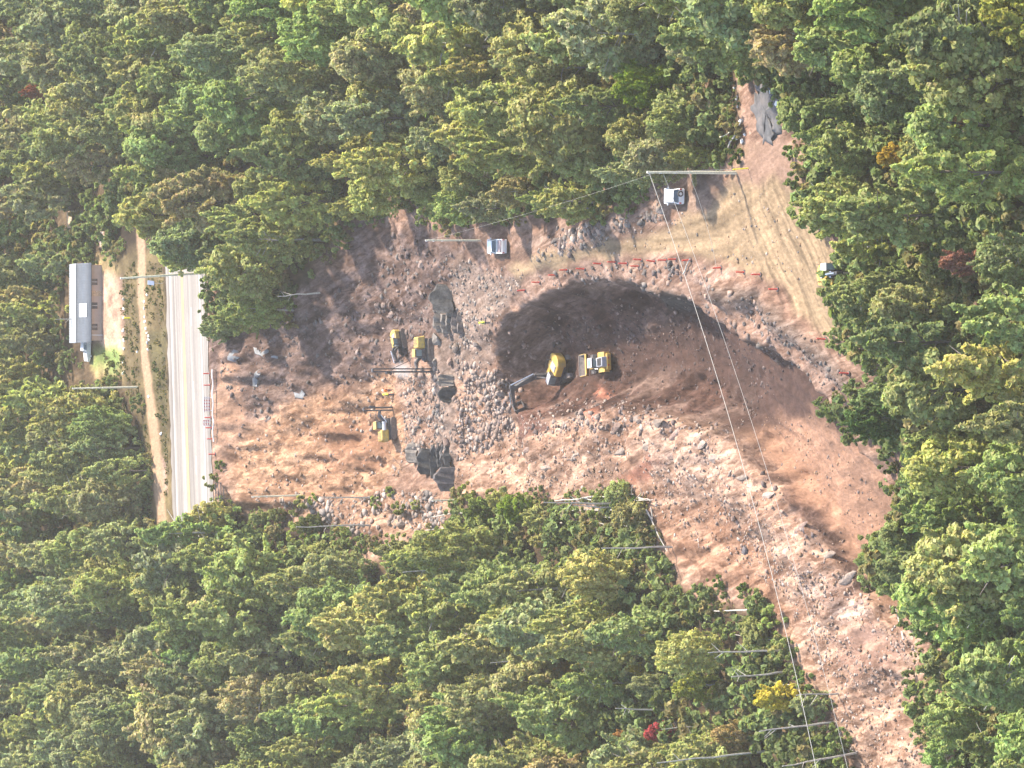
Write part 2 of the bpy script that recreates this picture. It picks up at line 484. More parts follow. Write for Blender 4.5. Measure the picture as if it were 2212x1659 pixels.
t.l(n3, hmix.inputs[2])
t.bump(hmix.outputs[0], .45, .18)
MAT['earth'] = t.m

# pale worn pavement with wheel tracks along the road
t = NT('pavement')
ge = t.n('NewGeometry')
mp = t.n('Mapping')
mp.vector_type = 'TEXTURE'
mp.inputs['Rotation'].default_value = (0, 0, math.atan2(HWY_DIR.y, HWY_DIR.x))
mp.inputs['Scale'].default_value = (70, 1.2, 1)
t.l(ge.outputs['Position'], mp.inputs['Vector'])
f = t.noise(1.0, 4, .6, mp.outputs[0])
c = t.ramp(f, (.125, .108, .09), (.26, .23, .20), .37, .63)
f2 = t.noise(2.0, 6, .7, ge.outputs['Position'])
c = t.mix('MULTIPLY', .7, c, t.ramp(f2, (.82, .8, .78), (1.1, 1.1, 1.1), .3, .7))
f3 = t.noise(.12, 4, .6, ge.outputs['Position'])
c = t.mix('MULTIPLY', .6, c, t.ramp(f3, (.85, .82, .78), (1.08, 1.07, 1.06), .35, .65))
t.l(c, t.b.inputs['Base Color'])
t.b.inputs['Roughness'].default_value = .85
MAT['pavement'] = t.m
simple('line_white', (.42, .39, .355), .7, var=.25, scale=.8, world=True)
simple('line_yellow', (.36, .27, .09), .7, var=.25, scale=.8, world=True)
simple('old_asphalt', (.06, .058, .057), .9, var=.6, scale=.9, world=True, dirt=(.14, .12, .11))

# leaves: the tree's own colour (object colour) times the leaf's own tint
t = NT('leaf')
oi = t.n('ObjectInfo')
at = t.n('Attribute', attribute_name='tint')
c = t.mix('MULTIPLY', 1, oi.outputs['Color'], at.outputs['Color'])
df = t.n('BsdfDiffuse')
tr = t.n('BsdfTranslucent')
mx = t.n('MixShader')
mx.inputs[0].default_value = .46
t.l(c, df.inputs[0])
t.l(t.mix('MULTIPLY', 1, c, (1.15, 1.2, .7)), tr.inputs[0])
t.l(df.outputs[0], mx.inputs[1])
t.l(tr.outputs[0], mx.inputs[2])
t.l(mx.outputs[0], t.out.inputs['Surface'])
MAT['leaf'] = t.m

# ------------------------------------------------------------------ mesh helpers
def tag(o, label=None, cat=None, group=None, kind=None):
    if label: o['label'] = label
    if cat: o['category'] = cat
    if group: o['group'] = group
    if kind: o['kind'] = kind
    return o
def np_mesh(name, verts, faces, smooth=False, nper=None):
    me = bpy.data.meshes.new(name)
    verts = np.asarray(verts, np.float32)
    faces = np.asarray(faces, np.int32)
    k = faces.shape[1]
    me.vertices.add(len(verts))
    me.vertices.foreach_set('co', verts.ravel())
    me.loops.add(faces.size)
    me.loops.foreach_set('vertex_index', faces.ravel())
    me.polygons.add(len(faces))
    me.polygons.foreach_set('loop_start', np.arange(len(faces), dtype=np.int32) * k)
    me.update(calc_edges=True)
    if smooth:
        me.polygons.foreach_set('use_smooth', np.ones(len(faces), bool))
    return me
def add_attr(me, name, data, kind='FLOAT_COLOR'):
    a = me.attributes.new(name, kind, 'POINT')
    if kind == 'FLOAT_COLOR':
        d = np.ones((len(data), 4), np.float32)
        d[:, :3] = data
        a.data.foreach_set('color', d.ravel())
    else:
        a.data.foreach_set('value', np.asarray(data, np.float32))
def obj(name, me, mat=None, parent=None, loc=None, rot=None):
    if mat and not me.materials:
        me.materials.append(MAT[mat])
    o = bpy.data.objects.new(name, me)
    C.objects.link(o)
    if parent: o.parent = parent
    if loc is not None: o.location = loc
    if rot is not None: o.rotation_euler = rot
    return o
def empty(name, loc=(0, 0, 0), rot=(0, 0, 0)):
    o = bpy.data.objects.new(name, None)
    o.empty_display_size = .2
    C.objects.link(o)
    o.location, o.rotation_euler = loc, rot
    return o
def copy_tree(o, parent=None):
    c = o.copy()
    C.objects.link(c)
    c.parent = parent
    for ch in list(o.children):
        copy_tree(ch, c)
    return c
class MB:                                   # gathers shapes of ONE part
    def __init__(self):
        self.bm = bmesh.new()
    def _add(self, verts, faces, bevel=0.0, seg=1):
        vs = [self.bm.verts.new(v) for v in verts]
        fs = [self.bm.faces.new([vs[i] for i in f]) for f in faces]
        if bevel > 0:
            es = {e for f in fs for e in f.edges}
            bmesh.ops.bevel(self.bm, geom=list(es), offset=bevel, segments=seg, affect='EDGES', clamp_overlap=True)
        return self
    def box(self, c, s, rot=None, bevel=0.0):
        h = [x / 2 for x in s]
        vs = [Vector((sx * h[0], sy * h[1], sz * h[2])) for sz in (-1, 1) for sy in (-1, 1) for sx in (-1, 1)]
        if rot is not None:
            m = rot if isinstance(rot, Matrix) else Matrix.Rotation(rot, 3, 'Z')
            vs = [m @ v for v in vs]
        vs = [v + Vector(c) for v in vs]
        return self._add(vs, [(0, 2, 3, 1), (4, 5, 7, 6), (0, 1, 5, 4), (2, 6, 7, 3), (0, 4, 6, 2), (1, 3, 7, 5)], bevel)
    def frustum(self, c, lo, hi, h, shift=(0, 0), bevel=0.0):
        vs = [Vector((sx * lo[0] / 2, sy * lo[1] / 2, 0)) for sy in (-1, 1) for sx in (-1, 1)]
        vs += [Vector((sx * hi[0] / 2 + shift[0], sy * hi[1] / 2 + shift[1], h)) for sy in (-1, 1) for sx in (-1, 1)]
        vs = [v + Vector(c) for v in vs]
        return self._add(vs, [(0, 2, 3, 1), (4, 5, 7, 6), (0, 1, 5, 4), (2, 6, 7, 3), (0, 4, 6, 2), (1, 3, 7, 5)], bevel)
    def prism(self, prof, x0, x1, bevel=0.0):          # outline in (y, z), drawn out along x
        n = len(prof)
        vs = [Vector((x0, y, z)) for y, z in prof] + [Vector((x1, y, z)) for y, z in prof]
        fs = [tuple(range(n - 1, -1, -1)), tuple(range(n, 2 * n))] + [(i, (i + 1) % n, n + (i + 1) % n, n + i) for i in range(n)]
        return self._add(vs, fs, bevel)
    def plate(self, prof, z0, z1, bevel=0.0):          # outline in (x, y), drawn up along z
        n = len(prof)
        vs = [Vector((x, y, z0)) for x, y in prof] + [Vector((x, y, z1)) for x, y in prof]
        fs = [tuple(range(n - 1, -1, -1)), tuple(range(n, 2 * n))] + [(i, (i + 1) % n, n + (i + 1) % n, n + i) for i in range(n)]
        return self._add(vs, fs, bevel)
    def tube(self, pts, radii, n=8, cap=True):
        pts = [Vector(p) for p in pts]
        if isinstance(radii, (int, float)):
            radii = [radii] * len(pts)
        rings = []
        for i, p in enumerate(pts):
            d = (pts[min(i + 1, len(pts) - 1)] - pts[max(i - 1, 0)]).normalized()
            a = d.cross(Vector((0, 0, 1)) if abs(d.z) < .9 else Vector((1, 0, 0))).normalized()
            b = d.cross(a)
            rings.append([self.bm.verts.new(p + (a * math.cos(2 * math.pi * k / n) + b * math.sin(2 * math.pi * k / n)) * radii[i]) for k in range(n)])
        for r0, r1 in zip(rings[:-1], rings[1:]):
            for k in range(n):
                self.bm.faces.new((r0[k], r0[(k + 1) % n], r1[(k + 1) % n], r1[k]))
        if cap:
            self.bm.faces.new(rings[0][::-1])
            self.bm.faces.new(rings[-1])
        return self
    def cyl(self, p0, p1, r, n=12, r1=None):
        return self.tube([p0, p1], [r, r if r1 is None else r1], n)
    def build(self, name, mat, parent=None, loc=None, rot=None, smooth=False):
        bmesh.ops.recalc_face_normals(self.bm, faces=self.bm.faces[:])
        me = bpy.data.meshes.new(name)
        self.bm.to_mesh(me)
        self.bm.free()
        if smooth:
            me.polygons.foreach_set('use_smooth', np.ones(len(me.polygons), bool))
        return obj(name, me, mat, parent, loc, rot)

# ------------------------------------------------------------------ ground
nv = XX.size
idx = np.arange(nv).reshape(XX.shape)
faces = np.stack([idx[:-1, :-1], idx[:-1, 1:], idx[1:, 1:], idx[1:, :-1]], -1).reshape(-1, 4)
col = np.empty((nv, 3))
x, y = XX.ravel(), YY.ravel()
floor_n = fbm(x / 6, y / 6, 71, 4)
col[:] = np.array([.070, .055, .034])
col *= (1 + .9 * floor_n)[:, None]
stony = np.full(nv, .6)
def lay(poly, color, w=1.0, amp=1.5, sc=5.0, seed=0, st=None, pts=None, strength=1.0):
    global col, stony
    if pts is None:
        poly = wpoly(poly)
    pa = np.asarray(poly)
    m = (x > pa[:, 0].min() - 9) & (x < pa[:, 0].max() + 9) & (y > pa[:, 1].min() - 9) & (y < pa[:, 1].max() + 9)
    k = np.where(m)[0]
    a = soft(poly, x[k], y[k], w, amp, sc, seed) * strength
    col[k] = col[k] * (1 - a)[:, None] + np.array(color) * a[:, None]
    if st is not None:
        stony[k] = stony[k] * (1 - a) + st * a
def streak(line, color, half, w=.5, seed=0, strength=1.0, st=None):
    global col, stony
    pa = np.asarray(line)
    m = (x > pa[:, 0].min() - 14) & (x < pa[:, 0].max() + 14) & (y > pa[:, 1].min() - 14) & (y < pa[:, 1].max() + 14)
    k = np.where(m)[0]
    s, u = line_sd(line, x[k], y[k])
    a = sstep(half + w, half - w, np.abs(s) + .5 * fbm(x[k] / 3, y[k] / 3, seed, 3)) * strength
    col[k] = col[k] * (1 - a)[:, None] + np.array(color) * a[:, None]
    if st is not None:
        stony[k] = stony[k] * (1 - a) + st * a
# grass and dirt about the highway
lay([(195, 560), (350, 540), (372, 1130), (320, 1130), (300, 900), (262, 830), (196, 800)], (.20, .165, .085), 1.2, 2, 6, 1, .2)
lay([(440, 560), (470, 560), (480, 760), (475, 1140), (455, 1140)], (.42, .31, .24), .5, .8, 3, 2, .5)
lay([(190, 590), (268, 590), (270, 720), (262, 760), (215, 745), (192, 760)], (.36, .26, .195), 1.0, 1.5, 5, 3, .2)
lay([(205, 752), (262, 745), (262, 800), (205, 800)], (.13, .19, .06), 1.5, 2, 4, 4, .1)
lay([(210, 480), (222, 480), (224, 530), (212, 530)], (.5, .4, .33), .8, 1, 3, 6, .1)
lay([(328, 720), (355, 720), (358, 1000), (352, 1130), (335, 1130), (345, 900), (330, 800)], (.17, .155, .075), .8, 1.5, 4, 5, .2)
lay([(330, 990), (352, 985), (358, 1060), (338, 1060)], (.44, .33, .27), .8, 1.0, 4, 7, .2)
vz = np.where((x > -40) & (x < 45) & (np.abs(off_hwy(x, y)) > HW) & (np.abs(off_hwy(x, y)) < 90) & (y > 560))[0]
col[vz] *= (1 + .55 * fbm(x[vz] / 1.5, y[vz] / 2.5, 81, 4) + .5 * fbm(x[vz] / 6, y[vz] / 9, 82, 3))[:, None]
streak(DRIVE, (.60, .44, .30), 1.9, .6, 8, .95, .1)
lay([(120, 0), (160, 0), (170, 120), (180, 260), (140, 260)], (.38, .31, .25), 1.5, 3, 7, 9, .2, strength=.8)
# bare earth
lay(SOIL, (.39, .285, .23), 1.5, 3.0, 7, 10, .8, pts=True)
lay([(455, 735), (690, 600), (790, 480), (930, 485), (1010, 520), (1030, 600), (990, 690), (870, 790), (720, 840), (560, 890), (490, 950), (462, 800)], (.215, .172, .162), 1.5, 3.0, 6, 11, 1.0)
lay([(470, 760), (520, 800), (520, 940), (480, 990), (464, 990)], (.45, .31, .23), 1.0, 1.5, 4, 12, .5)
lay([(500, 975), (560, 905), (700, 855), (845, 800), (880, 900), (862, 1000), (800, 1080), (640, 1110), (545, 1090), (500, 1010)], (.48, .335, .23), 2.0, 4, 6, 13, .9)
lay([(700, 930), (800, 900), (850, 960), (800, 1030), (700, 1010)], (.42, .25, .165), 1.5, 2.5, 4, 14, .5, strength=.7)
lay([(545, 1080), (700, 1090), (900, 1060), (985, 1060), (960, 1140), (780, 1160), (640, 1130)], (.44, .32, .24), 1.0, 2, 4, 15, 1.0)
lay([(870, 810), (935, 790), (940, 970), (880, 980)], (.46, .36, .30), 1.0, 1.5, 3, 16, 1.0)
lay([(985, 560), (1130, 600), (1092, 690), (1062, 770), (1010, 820), (985, 985), (942, 965), (930, 790), (955, 700), (975, 620)], (.37, .31, .275), 1.0, 2, 4, 17, .7)
lay([(985, 830), (1080, 850), (1130, 920), (1330, 892), (1560, 930), (1640, 985), (1790, 1170), (1900, 1285), (2040, 1400), (2080, 1760), (1830, 1760), (1650, 1270), (1400, 1110), (985, 1070)], (.50, .375, .295), 1.0, 2, 5, 18, 1.0)
lay([(1400, 940), (1540, 930), (1640, 1000), (1560, 1060), (1420, 1010)], (.56, .45, .375), 1.5, 2, 4, 19, 1.0, strength=.8)
lay([(1350, 1030), (1440, 980), (1460, 1000), (1380, 1050)], (.42, .215, .155), .7, .8, 3, 20, .2)
lay([(1420, 1100), (1560, 1090), (1680, 1200), (1700, 1330), (1600, 1290), (1460, 1200)], (.40, .265, .185), 1.5, 2.5, 4, 21, 1.0, strength=.8)
lay([(1720, 1200), (1850, 1280), (1960, 1420), (1880, 1400), (1760, 1290)], (.62, .50, .43), 1.2, 2, 4, 22, 1.0, strength=.8)
lay([(1800, 1380), (1900, 1340), (1960, 1400), (1860, 1480)], (.47, .32, .255), 1.0, 2, 4, 23, .5, strength=.8)
# haul road, berms and edge of the cut
lay([(1600, 320), (1712, 330), (1760, 470), (1810, 560), (1850, 740), (1740, 690), (1700, 640), (1640, 592), (1560, 566), (1450, 548), (1330, 556), (1250, 568), (1140, 602), (1100, 585), (1200, 545), (1380, 505), (1500, 455), (1580, 405)], (.47, .365, .235), .9, 1.6, 5, 24, .08)
s, u = line_sd(HAUL, x, y)
s2, u2 = line_sd(HAUL2, x, y)
tr1 = np.exp(-(s / 8.5) ** 4) * fbm(s / .8, u / 16, 91, 3)
tr2 = np.exp(-(s2 / 4.5) ** 4) * fbm(s2 / .7, u2 / 16, 92, 3)
rut1 = np.exp(-(s / 9) ** 4) * (sstep(.10, .02, np.abs(fbm(s / 1.5, u / 45, 93, 2))) + .8 * sstep(.10, .03, np.abs(fbm(s / 1.1 + 9, u / 38, 94, 2))))
rut2 = np.exp(-(s2 / 4.5) ** 4) * sstep(.12, .02, np.abs(fbm(s2 / 1.2, u2 / 45, 95, 2)))
sweep = sstep(.35, .95, np.sin(6.283 * s / 1.25 + 5 * fbm(s / 7, u / 30, 96, 2))) * sstep(-.25, .3, fbm(s / 3, u / 25, 97, 2)) * np.exp(-(s / 8.5) ** 6)
sweep2 = sstep(.35, .95, np.sin(6.283 * s2 / 1.15 + 5 * fbm(s2 / 6, u2 / 28, 98, 2))) * sstep(-.25, .3, fbm(s2 / 3, u2 / 22, 99, 2)) * np.exp(-(s2 / 4.6) ** 6)
col *= (1 - .36 * np.maximum(sweep, sweep2))[:, None]
col *= (1 + .45 * tr1 + .4 * tr2)[:, None] * (1 - .45 * np.clip(rut1, 0, 1) - .3 * rut2 * (1 - np.exp(-(s / 9) ** 4)))[:, None]
lay([(1130, 600), (1300, 565), (1480, 560), (1580, 600), (1600, 640), (1560, 690), (1480, 640), (1330, 605), (1200, 625), (1120, 665)], (.43, .335, .285), .8, 1.5, 4, 25, .9)
lay([(1560, 625), (1650, 640), (1760, 735), (1840, 830), (1800, 870), (1720, 790), (1600, 700)], (.41, .315, .265), .8, 1.5, 4, 26, .9)
streak(BERM, (.21, .185, .17), 1.2, .7, 27, .85, 1.0)
lay([(1300, 470), (1420, 440), (1430, 470), (1350, 500), (1180, 545), (1130, 540), (1150, 500), (1250, 500)], (.36, .295, .26), .8, 1.5, 3, 28, 1.0)
lay([(1400, 380), (1530, 375), (1590, 390), (1540, 440), (1440, 470), (1410, 430)], (.33, .255, .21), 1, 1.5, 4, 29, .6)
# the cut: dark wet earth with scarp shade painted in, redder towards its mouth
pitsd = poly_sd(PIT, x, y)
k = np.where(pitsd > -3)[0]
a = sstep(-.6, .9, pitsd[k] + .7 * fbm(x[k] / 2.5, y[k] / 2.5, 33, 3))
LIT_FLOOR = [(p.x, p.y) for p in (W(*q) for q in [(1600, 935), (1680, 905), (1760, 905), (1812, 925), (1905, 1010), (1930, 1180), (1990, 1340), (1900, 1350), (1780, 1165), (1620, 975)])]  # outline of the sunlit floor, its lightness painted into the colour
lit_floor = sstep(-2, 2, poly_sd(LIT_FLOOR, x[k], y[k]) + 2.5 * fbm(x[k] / 3, y[k] / 8, 34, 3))
damp_shade = np.array([.118, .074, .062])
base = damp_shade * (1 - lit_floor)[:, None] + np.array([.48, .305, .215]) * lit_floor[:, None]
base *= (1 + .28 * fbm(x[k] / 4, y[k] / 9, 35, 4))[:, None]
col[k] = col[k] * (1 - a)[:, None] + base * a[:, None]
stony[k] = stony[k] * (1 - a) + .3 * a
deep = lambda q: [(p.x, p.y) for p in (W(*r) for r in q)]
lay(deep([(1284, 830), (1300, 830), (1306, 905), (1282, 912)]), (.40, .20, .145), .4, .4, 3, 36, .1, pts=True)
lay(deep([(1110, 905), (1180, 870), (1200, 930), (1130, 960)]), (.19, .11, .09), .6, 1, 3, 37, .5, pts=True)
lay([(1070, 690), (1110, 690), (1130, 800), (1090, 860), (1060, 790)], (.30, .225, .19), 1, 2, 3, 38, 1.0, strength=.8)
wf = sstep(-.2, .6, pitsd[k]) * sstep(7.5, 3.0, pitsd[k]) * sstep(395, 415, y[k])
band = sstep(.02, .30, fbm((x[k] + .5 * y[k]) / 2.2, (y[k] - .5 * x[k]) / 9, 36, 4)) * wf * .5
col[k] = col[k] * (1 - band)[:, None] + np.array([.33, .265, .24]) * band[:, None]
stony[k] = np.maximum(stony[k], wf * .9)
lay([(1340, 612), (1480, 640), (1490, 690), (1360, 670)], (.115, .118, .11), 1.2, 2, 3, 39, .4, strength=.8)
lay([(1616, 300), (1716, 310), (1740, 360), (1690, 400), (1600, 380)], (.42, .30, .235), 1, 2, 4, 40, .3)
streak(deep([(1560, 935), (1600, 962), (1650, 1005), (1700, 1058), (1745, 1110), (1782, 1152), (1830, 1222), (1865, 1270)]), (.15, .11, .10), .35, .3, 41, .85, 1.0)  # shade line of the ledge, painted dark into the soil
wood_floor = sstep(2, -3, poly_sd(SOIL, x, y)) * sstep(HW + 22, HW + 26, np.abs(off_hwy(x, y)))
col *= (.47 + .6 * wood_floor)[:, None] * np.array([1.05, .965, .88])
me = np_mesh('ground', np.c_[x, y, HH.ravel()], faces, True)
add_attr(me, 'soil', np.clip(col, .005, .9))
add_attr(me, 'stony', np.clip(stony, 0, 1), 'FLOAT')
tag(obj('ground', me, 'earth'), kind='structure')

# ------------------------------------------------------------------ highway and its painted lines
def strip(name, lo, hi, x0, x1, z, mat, parent=None, dash=None, wob=0.0):
    L = (HWY_B - HWY_A).xy.length
    d = Vector((HWY_DIR.x, HWY_DIR.y, 0))
    nrm = Vector((-HWY_DIR.y, HWY_DIR.x, 0))
    vs, fs = [], []
    n = int((x1 - x0) / 1.5)
    for i in range(n + 1):
        t_ = x0 + (x1 - x0) * i / n
        p = Vector((HWY_A.x, HWY_A.y, 0)) + d * t_
        w_ = wob * (random.random() - .5)
        vs += [(*(p + nrm * (lo - w_)).xy, z), (*(p + nrm * (hi + w_)).xy, z)]
    for i in range(n):
        if dash and (i % dash[0]) >= dash[1]:
            continue
        fs.append((2 * i, 2 * i + 1, 2 * i + 3, 2 * i + 2))
    return obj(name, np_mesh(name, vs, fs), mat, parent)
hw = tag(strip('highway', -HW, HW, -130, 160, 9.0, 'pavement', wob=.7), kind='structure')
strip('edge_line', -HW + 2.1, -HW + 2.45, -130, 160, 9.006, 'line_white', hw, wob=.05)
strip('edge_line', HW - 3.4, HW - 3.05, -130, 160, 9.006, 'line_white', hw, wob=.05)
strip('center_line', -2.2, -1.9, -130, 160, 9.006, 'line_yellow', hw, wob=.05)
strip('center_line', -1.55, -1.25, -130, 160, 9.006, 'line_yellow', hw, wob=.05)
strip('lane_line', 2.3, 2.55, -130, 160, 9.006, 'line_white', hw, dash=(8, 2))
# broken piece of the old road at the head of the haul track
pp = [W(*p) for p in [(1632, 178), (1672, 182), (1684, 215), (1690, 262), (1676, 300), (1660, 312), (1640, 296), (1628, 250), (1624, 205)]]
b = MB()
outl = []
for i in range(len(pp)):
    p, q = pp[i], pp[(i + 1) % len(pp)]
    for k in range(4):
        r = p.lerp(q, k / 4)
        outl.append((r.x + random.uniform(-.5, .5), r.y + random.uniform(-1.2, 1.2)))
cx, cy = sum(p[0] for p in outl) / len(outl), sum(p[1] for p in outl) / len(outl)
vs, fs, nr = [], [], 6
for r in range(nr + 1):
    for (ax, ay) in outl:
        X, Y = cx + (ax - cx) * r / nr, cy + (ay - cy) * r / nr
        vs.append((X, Y, float(hz(X, Y)) + .06 + .14 * random.random() * (r < nr)))
for (ax, ay) in outl:
    vs.append((ax, ay, float(hz(ax, ay)) - .3))
n = len(outl)
for r in range(nr + 1):
    for i in range(n):
        fs.append((r * n + i, r * n + (i + 1) % n, (r + 1) * n + (i + 1) % n, (r + 1) * n + i))
tag(obj('old_road', np_mesh('old_road', vs, fs, True), 'old_asphalt'), kind='structure')

# ------------------------------------------------------------------ trees
def leaf_quads(P_, N_, size, r, elong=1.5):
    n = len(P_)
    ax_ = r.normal(size=(n, 3)) * .75 + np.array([0, 0, 1.0])
    a = ax_ - N_ * (ax_ * N_).sum(1, keepdims=True)
    a /= np.linalg.norm(a, axis=1, keepdims=True) + 1e-9
    b_ = np.cross(N_, a)
    sz = size * r.uniform(.6, 1.35, (n, 1))
    a, b_ = a * sz * elong * .5, b_ * sz * .5
    bend = N_ * sz * .22
    return np.stack([P_ - a - bend, P_ - b_, P_ + a - bend, P_ + b_], 1)
def crown_data(seed, rx, rz, nblob, per, leaf, shape='round', tone=(.62, 1.25)):
    r = np.random.default_rng(seed)
    V, T = [], []
    ga = r.uniform(0, 6.28)
    lean = r.normal(0, .12, 2) * rx
    for i in range(nblob):
        u_ = (i + .5) / nblob
        zc = -1 + 2 * u_ ** .85
        ang = ga + i * 2.39996 + r.normal(0, .25)
        prof = math.sqrt(max(0, 1 - zc * zc))
        if shape == 'cone':
            prof = .95 * (1 - u_) ** .75 + .08
        elif shape == 'tall':
            prof = prof ** .8 * (1.08 - .35 * u_)
        elif shape == 'plume':
            prof = (1 - u_) ** .45 * (.55 + .6 * min(1, u_ * 4))
        elif shape == 'flat':
            prof = prof ** .5
        rad = rx * prof * r.uniform(.5, 1.08)
        c_ = np.array([math.cos(ang) * rad + lean[0] * u_, math.sin(ang) * rad + lean[1] * u_, rz * zc + r.normal(0, .12) * rz])
        rb = rx * r.uniform(.13, .32) * (.75 if shape == 'cone' else 1)
        k = int(per * (rb / (.22 * rx)) ** 1.7) + 6
        d = r.normal(size=(k, 3))
        d[:, 2] = np.where(d[:, 2] < -.15, -d[:, 2] * r.uniform(-.4, 1, k), d[:, 2])
        out = c_ / (np.linalg.norm(c_) + .5)
        d += out * .5
        d /= np.linalg.norm(d, axis=1, keepdims=True)
        fl = np.array([.95, .95, r.uniform(.8, 1.9)])
        P_ = c_ + d * fl * rb * r.uniform(.62, 1.06, (k, 1))
        if shape != 'flat' and r.random() < .7:           # a spray of twigs reaching out and up, not a ball
            ax = out * r.uniform(.25, .75) + np.array([0, 0, r.uniform(.7, 1.1)]) + r.normal(0, .22, 3)
            ax /= np.linalg.norm(ax)
            tl = r.random((k, 1)) ** .8
            d = d - ax * (d @ ax)[:, None] * .7
            P_ = c_ + ax * rb * (tl * 3.4 - 1.2) + d * rb * r.uniform(.35, .85, (k, 1)) * (1.05 - .75 * tl)
        N_ = d * .8 + np.array([0, 0, .35]) + r.normal(0, .42, (k, 3))
        N_ /= np.linalg.norm(N_, axis=1, keepdims=True)
        V.append(leaf_quads(P_, N_, leaf, r))
        bt = r.uniform(.82, 1.14)
        tn = (r.uniform(*tone, (k, 1)) * bt) * np.array([1, 1, 1])
        tn = tn * (1 + r.normal(0, .06, (k, 3)))
        T.append(np.repeat(tn[:, None, :], 4, 1))
    V = np.concatenate(V).reshape(-1, 3)
    T = np.concatenate(T).reshape(-1, 3)
    return V, T
def quads(n):
    return np.arange(n * 4, dtype=np.int32).reshape(-1, 4)
CROWNS = []                                    # unit trees about 10 m tall: (crown mesh, trunk mesh, radius, height)
SPEC = [('tall', 2.6, 4.4, 96, 84), ('round', 3.1, 4.2, 104, 84), ('tall', 2.4, 4.7, 96, 80), ('plume', 2.2, 4.7, 88, 80), ('plume', 2.8, 4.5, 104, 80), ('round', 2.7, 4.1, 88, 84),
        ('cone', 2.4, 4.9, 110, 66), ('plume', 2.5, 4.6, 98, 80), ('tall', 2.9, 4.4, 100, 82), ('round', 3.0, 4.3, 104, 80), ('cone', 2.7, 4.7, 108, 68), ('plume', 2.2, 4.4, 88, 80)]
def trunk_mesh(seed, H, r0, ztop, limbs=5):
    r = random.Random(seed)
    b = MB()
    pts, rad = [], []
    ox = oy = 0
    for i in range(6):
        f = i / 5
        pts.append((ox, oy, -.6 + (ztop + .6) * f))
        rad.append(r0 * (1.25 if i == 0 else 1) * (1 - .75 * f))
        ox += r.uniform(-.18, .18)
        oy += r.uniform(-.18, .18)
    b.tube(pts, rad, 7)
    for k in range(limbs):
        f = r.uniform(.4, .85)
        i = min(4, int(f * 5))
        p = Vector(pts[i]).lerp(Vector(pts[i + 1]), f * 5 - i)
        a = r.uniform(0, 6.28)
        L_ = r.uniform(1.5, 2.8)
        q = p + Vector((math.cos(a) * L_, math.sin(a) * L_, L_ * r.uniform(.35, .9)))
        b.tube([p, p.lerp(q, .55) + Vector((0, 0, .15)), q], [r0 * .42, r0 * .28, r0 * .1], 5)
    bmesh.ops.recalc_face_normals(b.bm, faces=b.bm.faces[:])
    me = bpy.data.meshes.new('trunk')
    b.bm.to_mesh(me)
    b.bm.free()
    return me
for i, (shp, rx, rz, nb, per) in enumerate(SPEC):
    V, T = crown_data(100 + i, rx, rz, nb, per, .29, shp)
    zc = 10 - rz * 1.02
    V = V + np.array([0, 0, zc])
    me = np_mesh('crown', V, quads(len(V) // 4))
    add_attr(me, 'tint', T)
    me.materials.append(MAT['leaf'])
    tm = trunk_mesh(i, 10, .17, zc + rz * .7)
    tm.materials.append(MAT['pale_bark' if i % 3 == 0 else 'bark'])
    CROWNS.append((me, tm, rx, rz, zc))

GREENS = {'olive green': (.385, .385, .145), 'fresh green': (.335, .380, .138), 'deep green': (.255, .298, .118), 'grey green': (.352, .363, .175),
          'yellowish green': (.475, .455, .16), 'brownish': (.40, .352, .168)}
NTREE = [0]
TREES = []
def tree(base, H, ci, colr, label, group, rot=None, sx=1.0):
    cme, tme, rx, rz, zc = CROWNS[ci]
    s = H / 10
    e = empty('tree', base, (0, 0, random.uniform(0, 6.28) if rot is None else rot))
    e.scale = (s * sx, s * sx, s)
    cr = obj('crown', cme, None, e)
    cr.color = (*colr, 1)
    obj('trunk', tme, None, e)
    tag(e, label, 'tree', group)
    TREES.append(e)
    return e
clear_np = CLEAR_PX
def jit(c, a=.14):
    k = 1 + random.uniform(-a, a)
    return tuple(max(.01, v * k * (1 + random.uniform(-.07, .07))) for v in c)
# candidates all over the slopes, on a loose grid, kept where neither foot nor crown covers the bare ground
_gx, _gy = np.arange(-400, 2700, 8.0), np.arange(-500, 2200, 8.0)
_SD = poly_sd(CLEAR_PX, *np.meshgrid(_gx, _gy))
def clear_sd(px, py):
    i = np.clip(((np.asarray(px) + 400) / 8.0).astype(int), 0, len(_gx) - 2)
    j = np.clip(((np.asarray(py) + 500) / 8.0).astype(int), 0, len(_gy) - 2)
    fx, fy = np.clip((px - _gx[i]) / 8.0, 0, 1), np.clip((py - _gy[j]) / 8.0, 0, 1)
    return (_SD[j, i] * (1 - fx) + _SD[j, i + 1] * fx) * (1 - fy) + (_SD[j + 1, i] * (1 - fx) + _SD[j + 1, i + 1] * fx) * fy
def inside(poly, px, py):
    r = False
    for (ax, ay), (bx_, by_) in zip(poly, poly[1:] + poly[:1]):
        if (ay > py) != (by_ > py) and px < (bx_ - ax) * (py - ay) / (by_ - ay) + ax:
            r = not r
    return r
cand = []
ROWSET = set()
Y = 318.0
row = 0
while Y < 775:
    st = 5.5 + (Y - 318) * .003
    half = 1.12 * (PY * Y / math.cos(PITCH) / FOC) + 6
    X = -half + (row % 2) * st * .5
    while X < half:
        cand.append((X + random.uniform(-.42, .42) * st, Y + random.uniform(-.48, .48) * st * 1.8))
        X += st
    Y += st * 1.8
    row += 1
for X in np.arange(-75, 85, 3.2):
    Yh = HWY_A.y + (X - HWY_A.x) * HWY_DIR.y / HWY_DIR.x
    for o_ in (HW + 3.2, HW + 6.5):
        cand.append((X + random.uniform(-.8, .8), Yh - o_ + random.uniform(-.8, .8)))
        ROWSET.add(len(cand) - 1)
cand = np.array(cand)
cz = hz(cand[:, 0], cand[:, 1])
TSEL = []
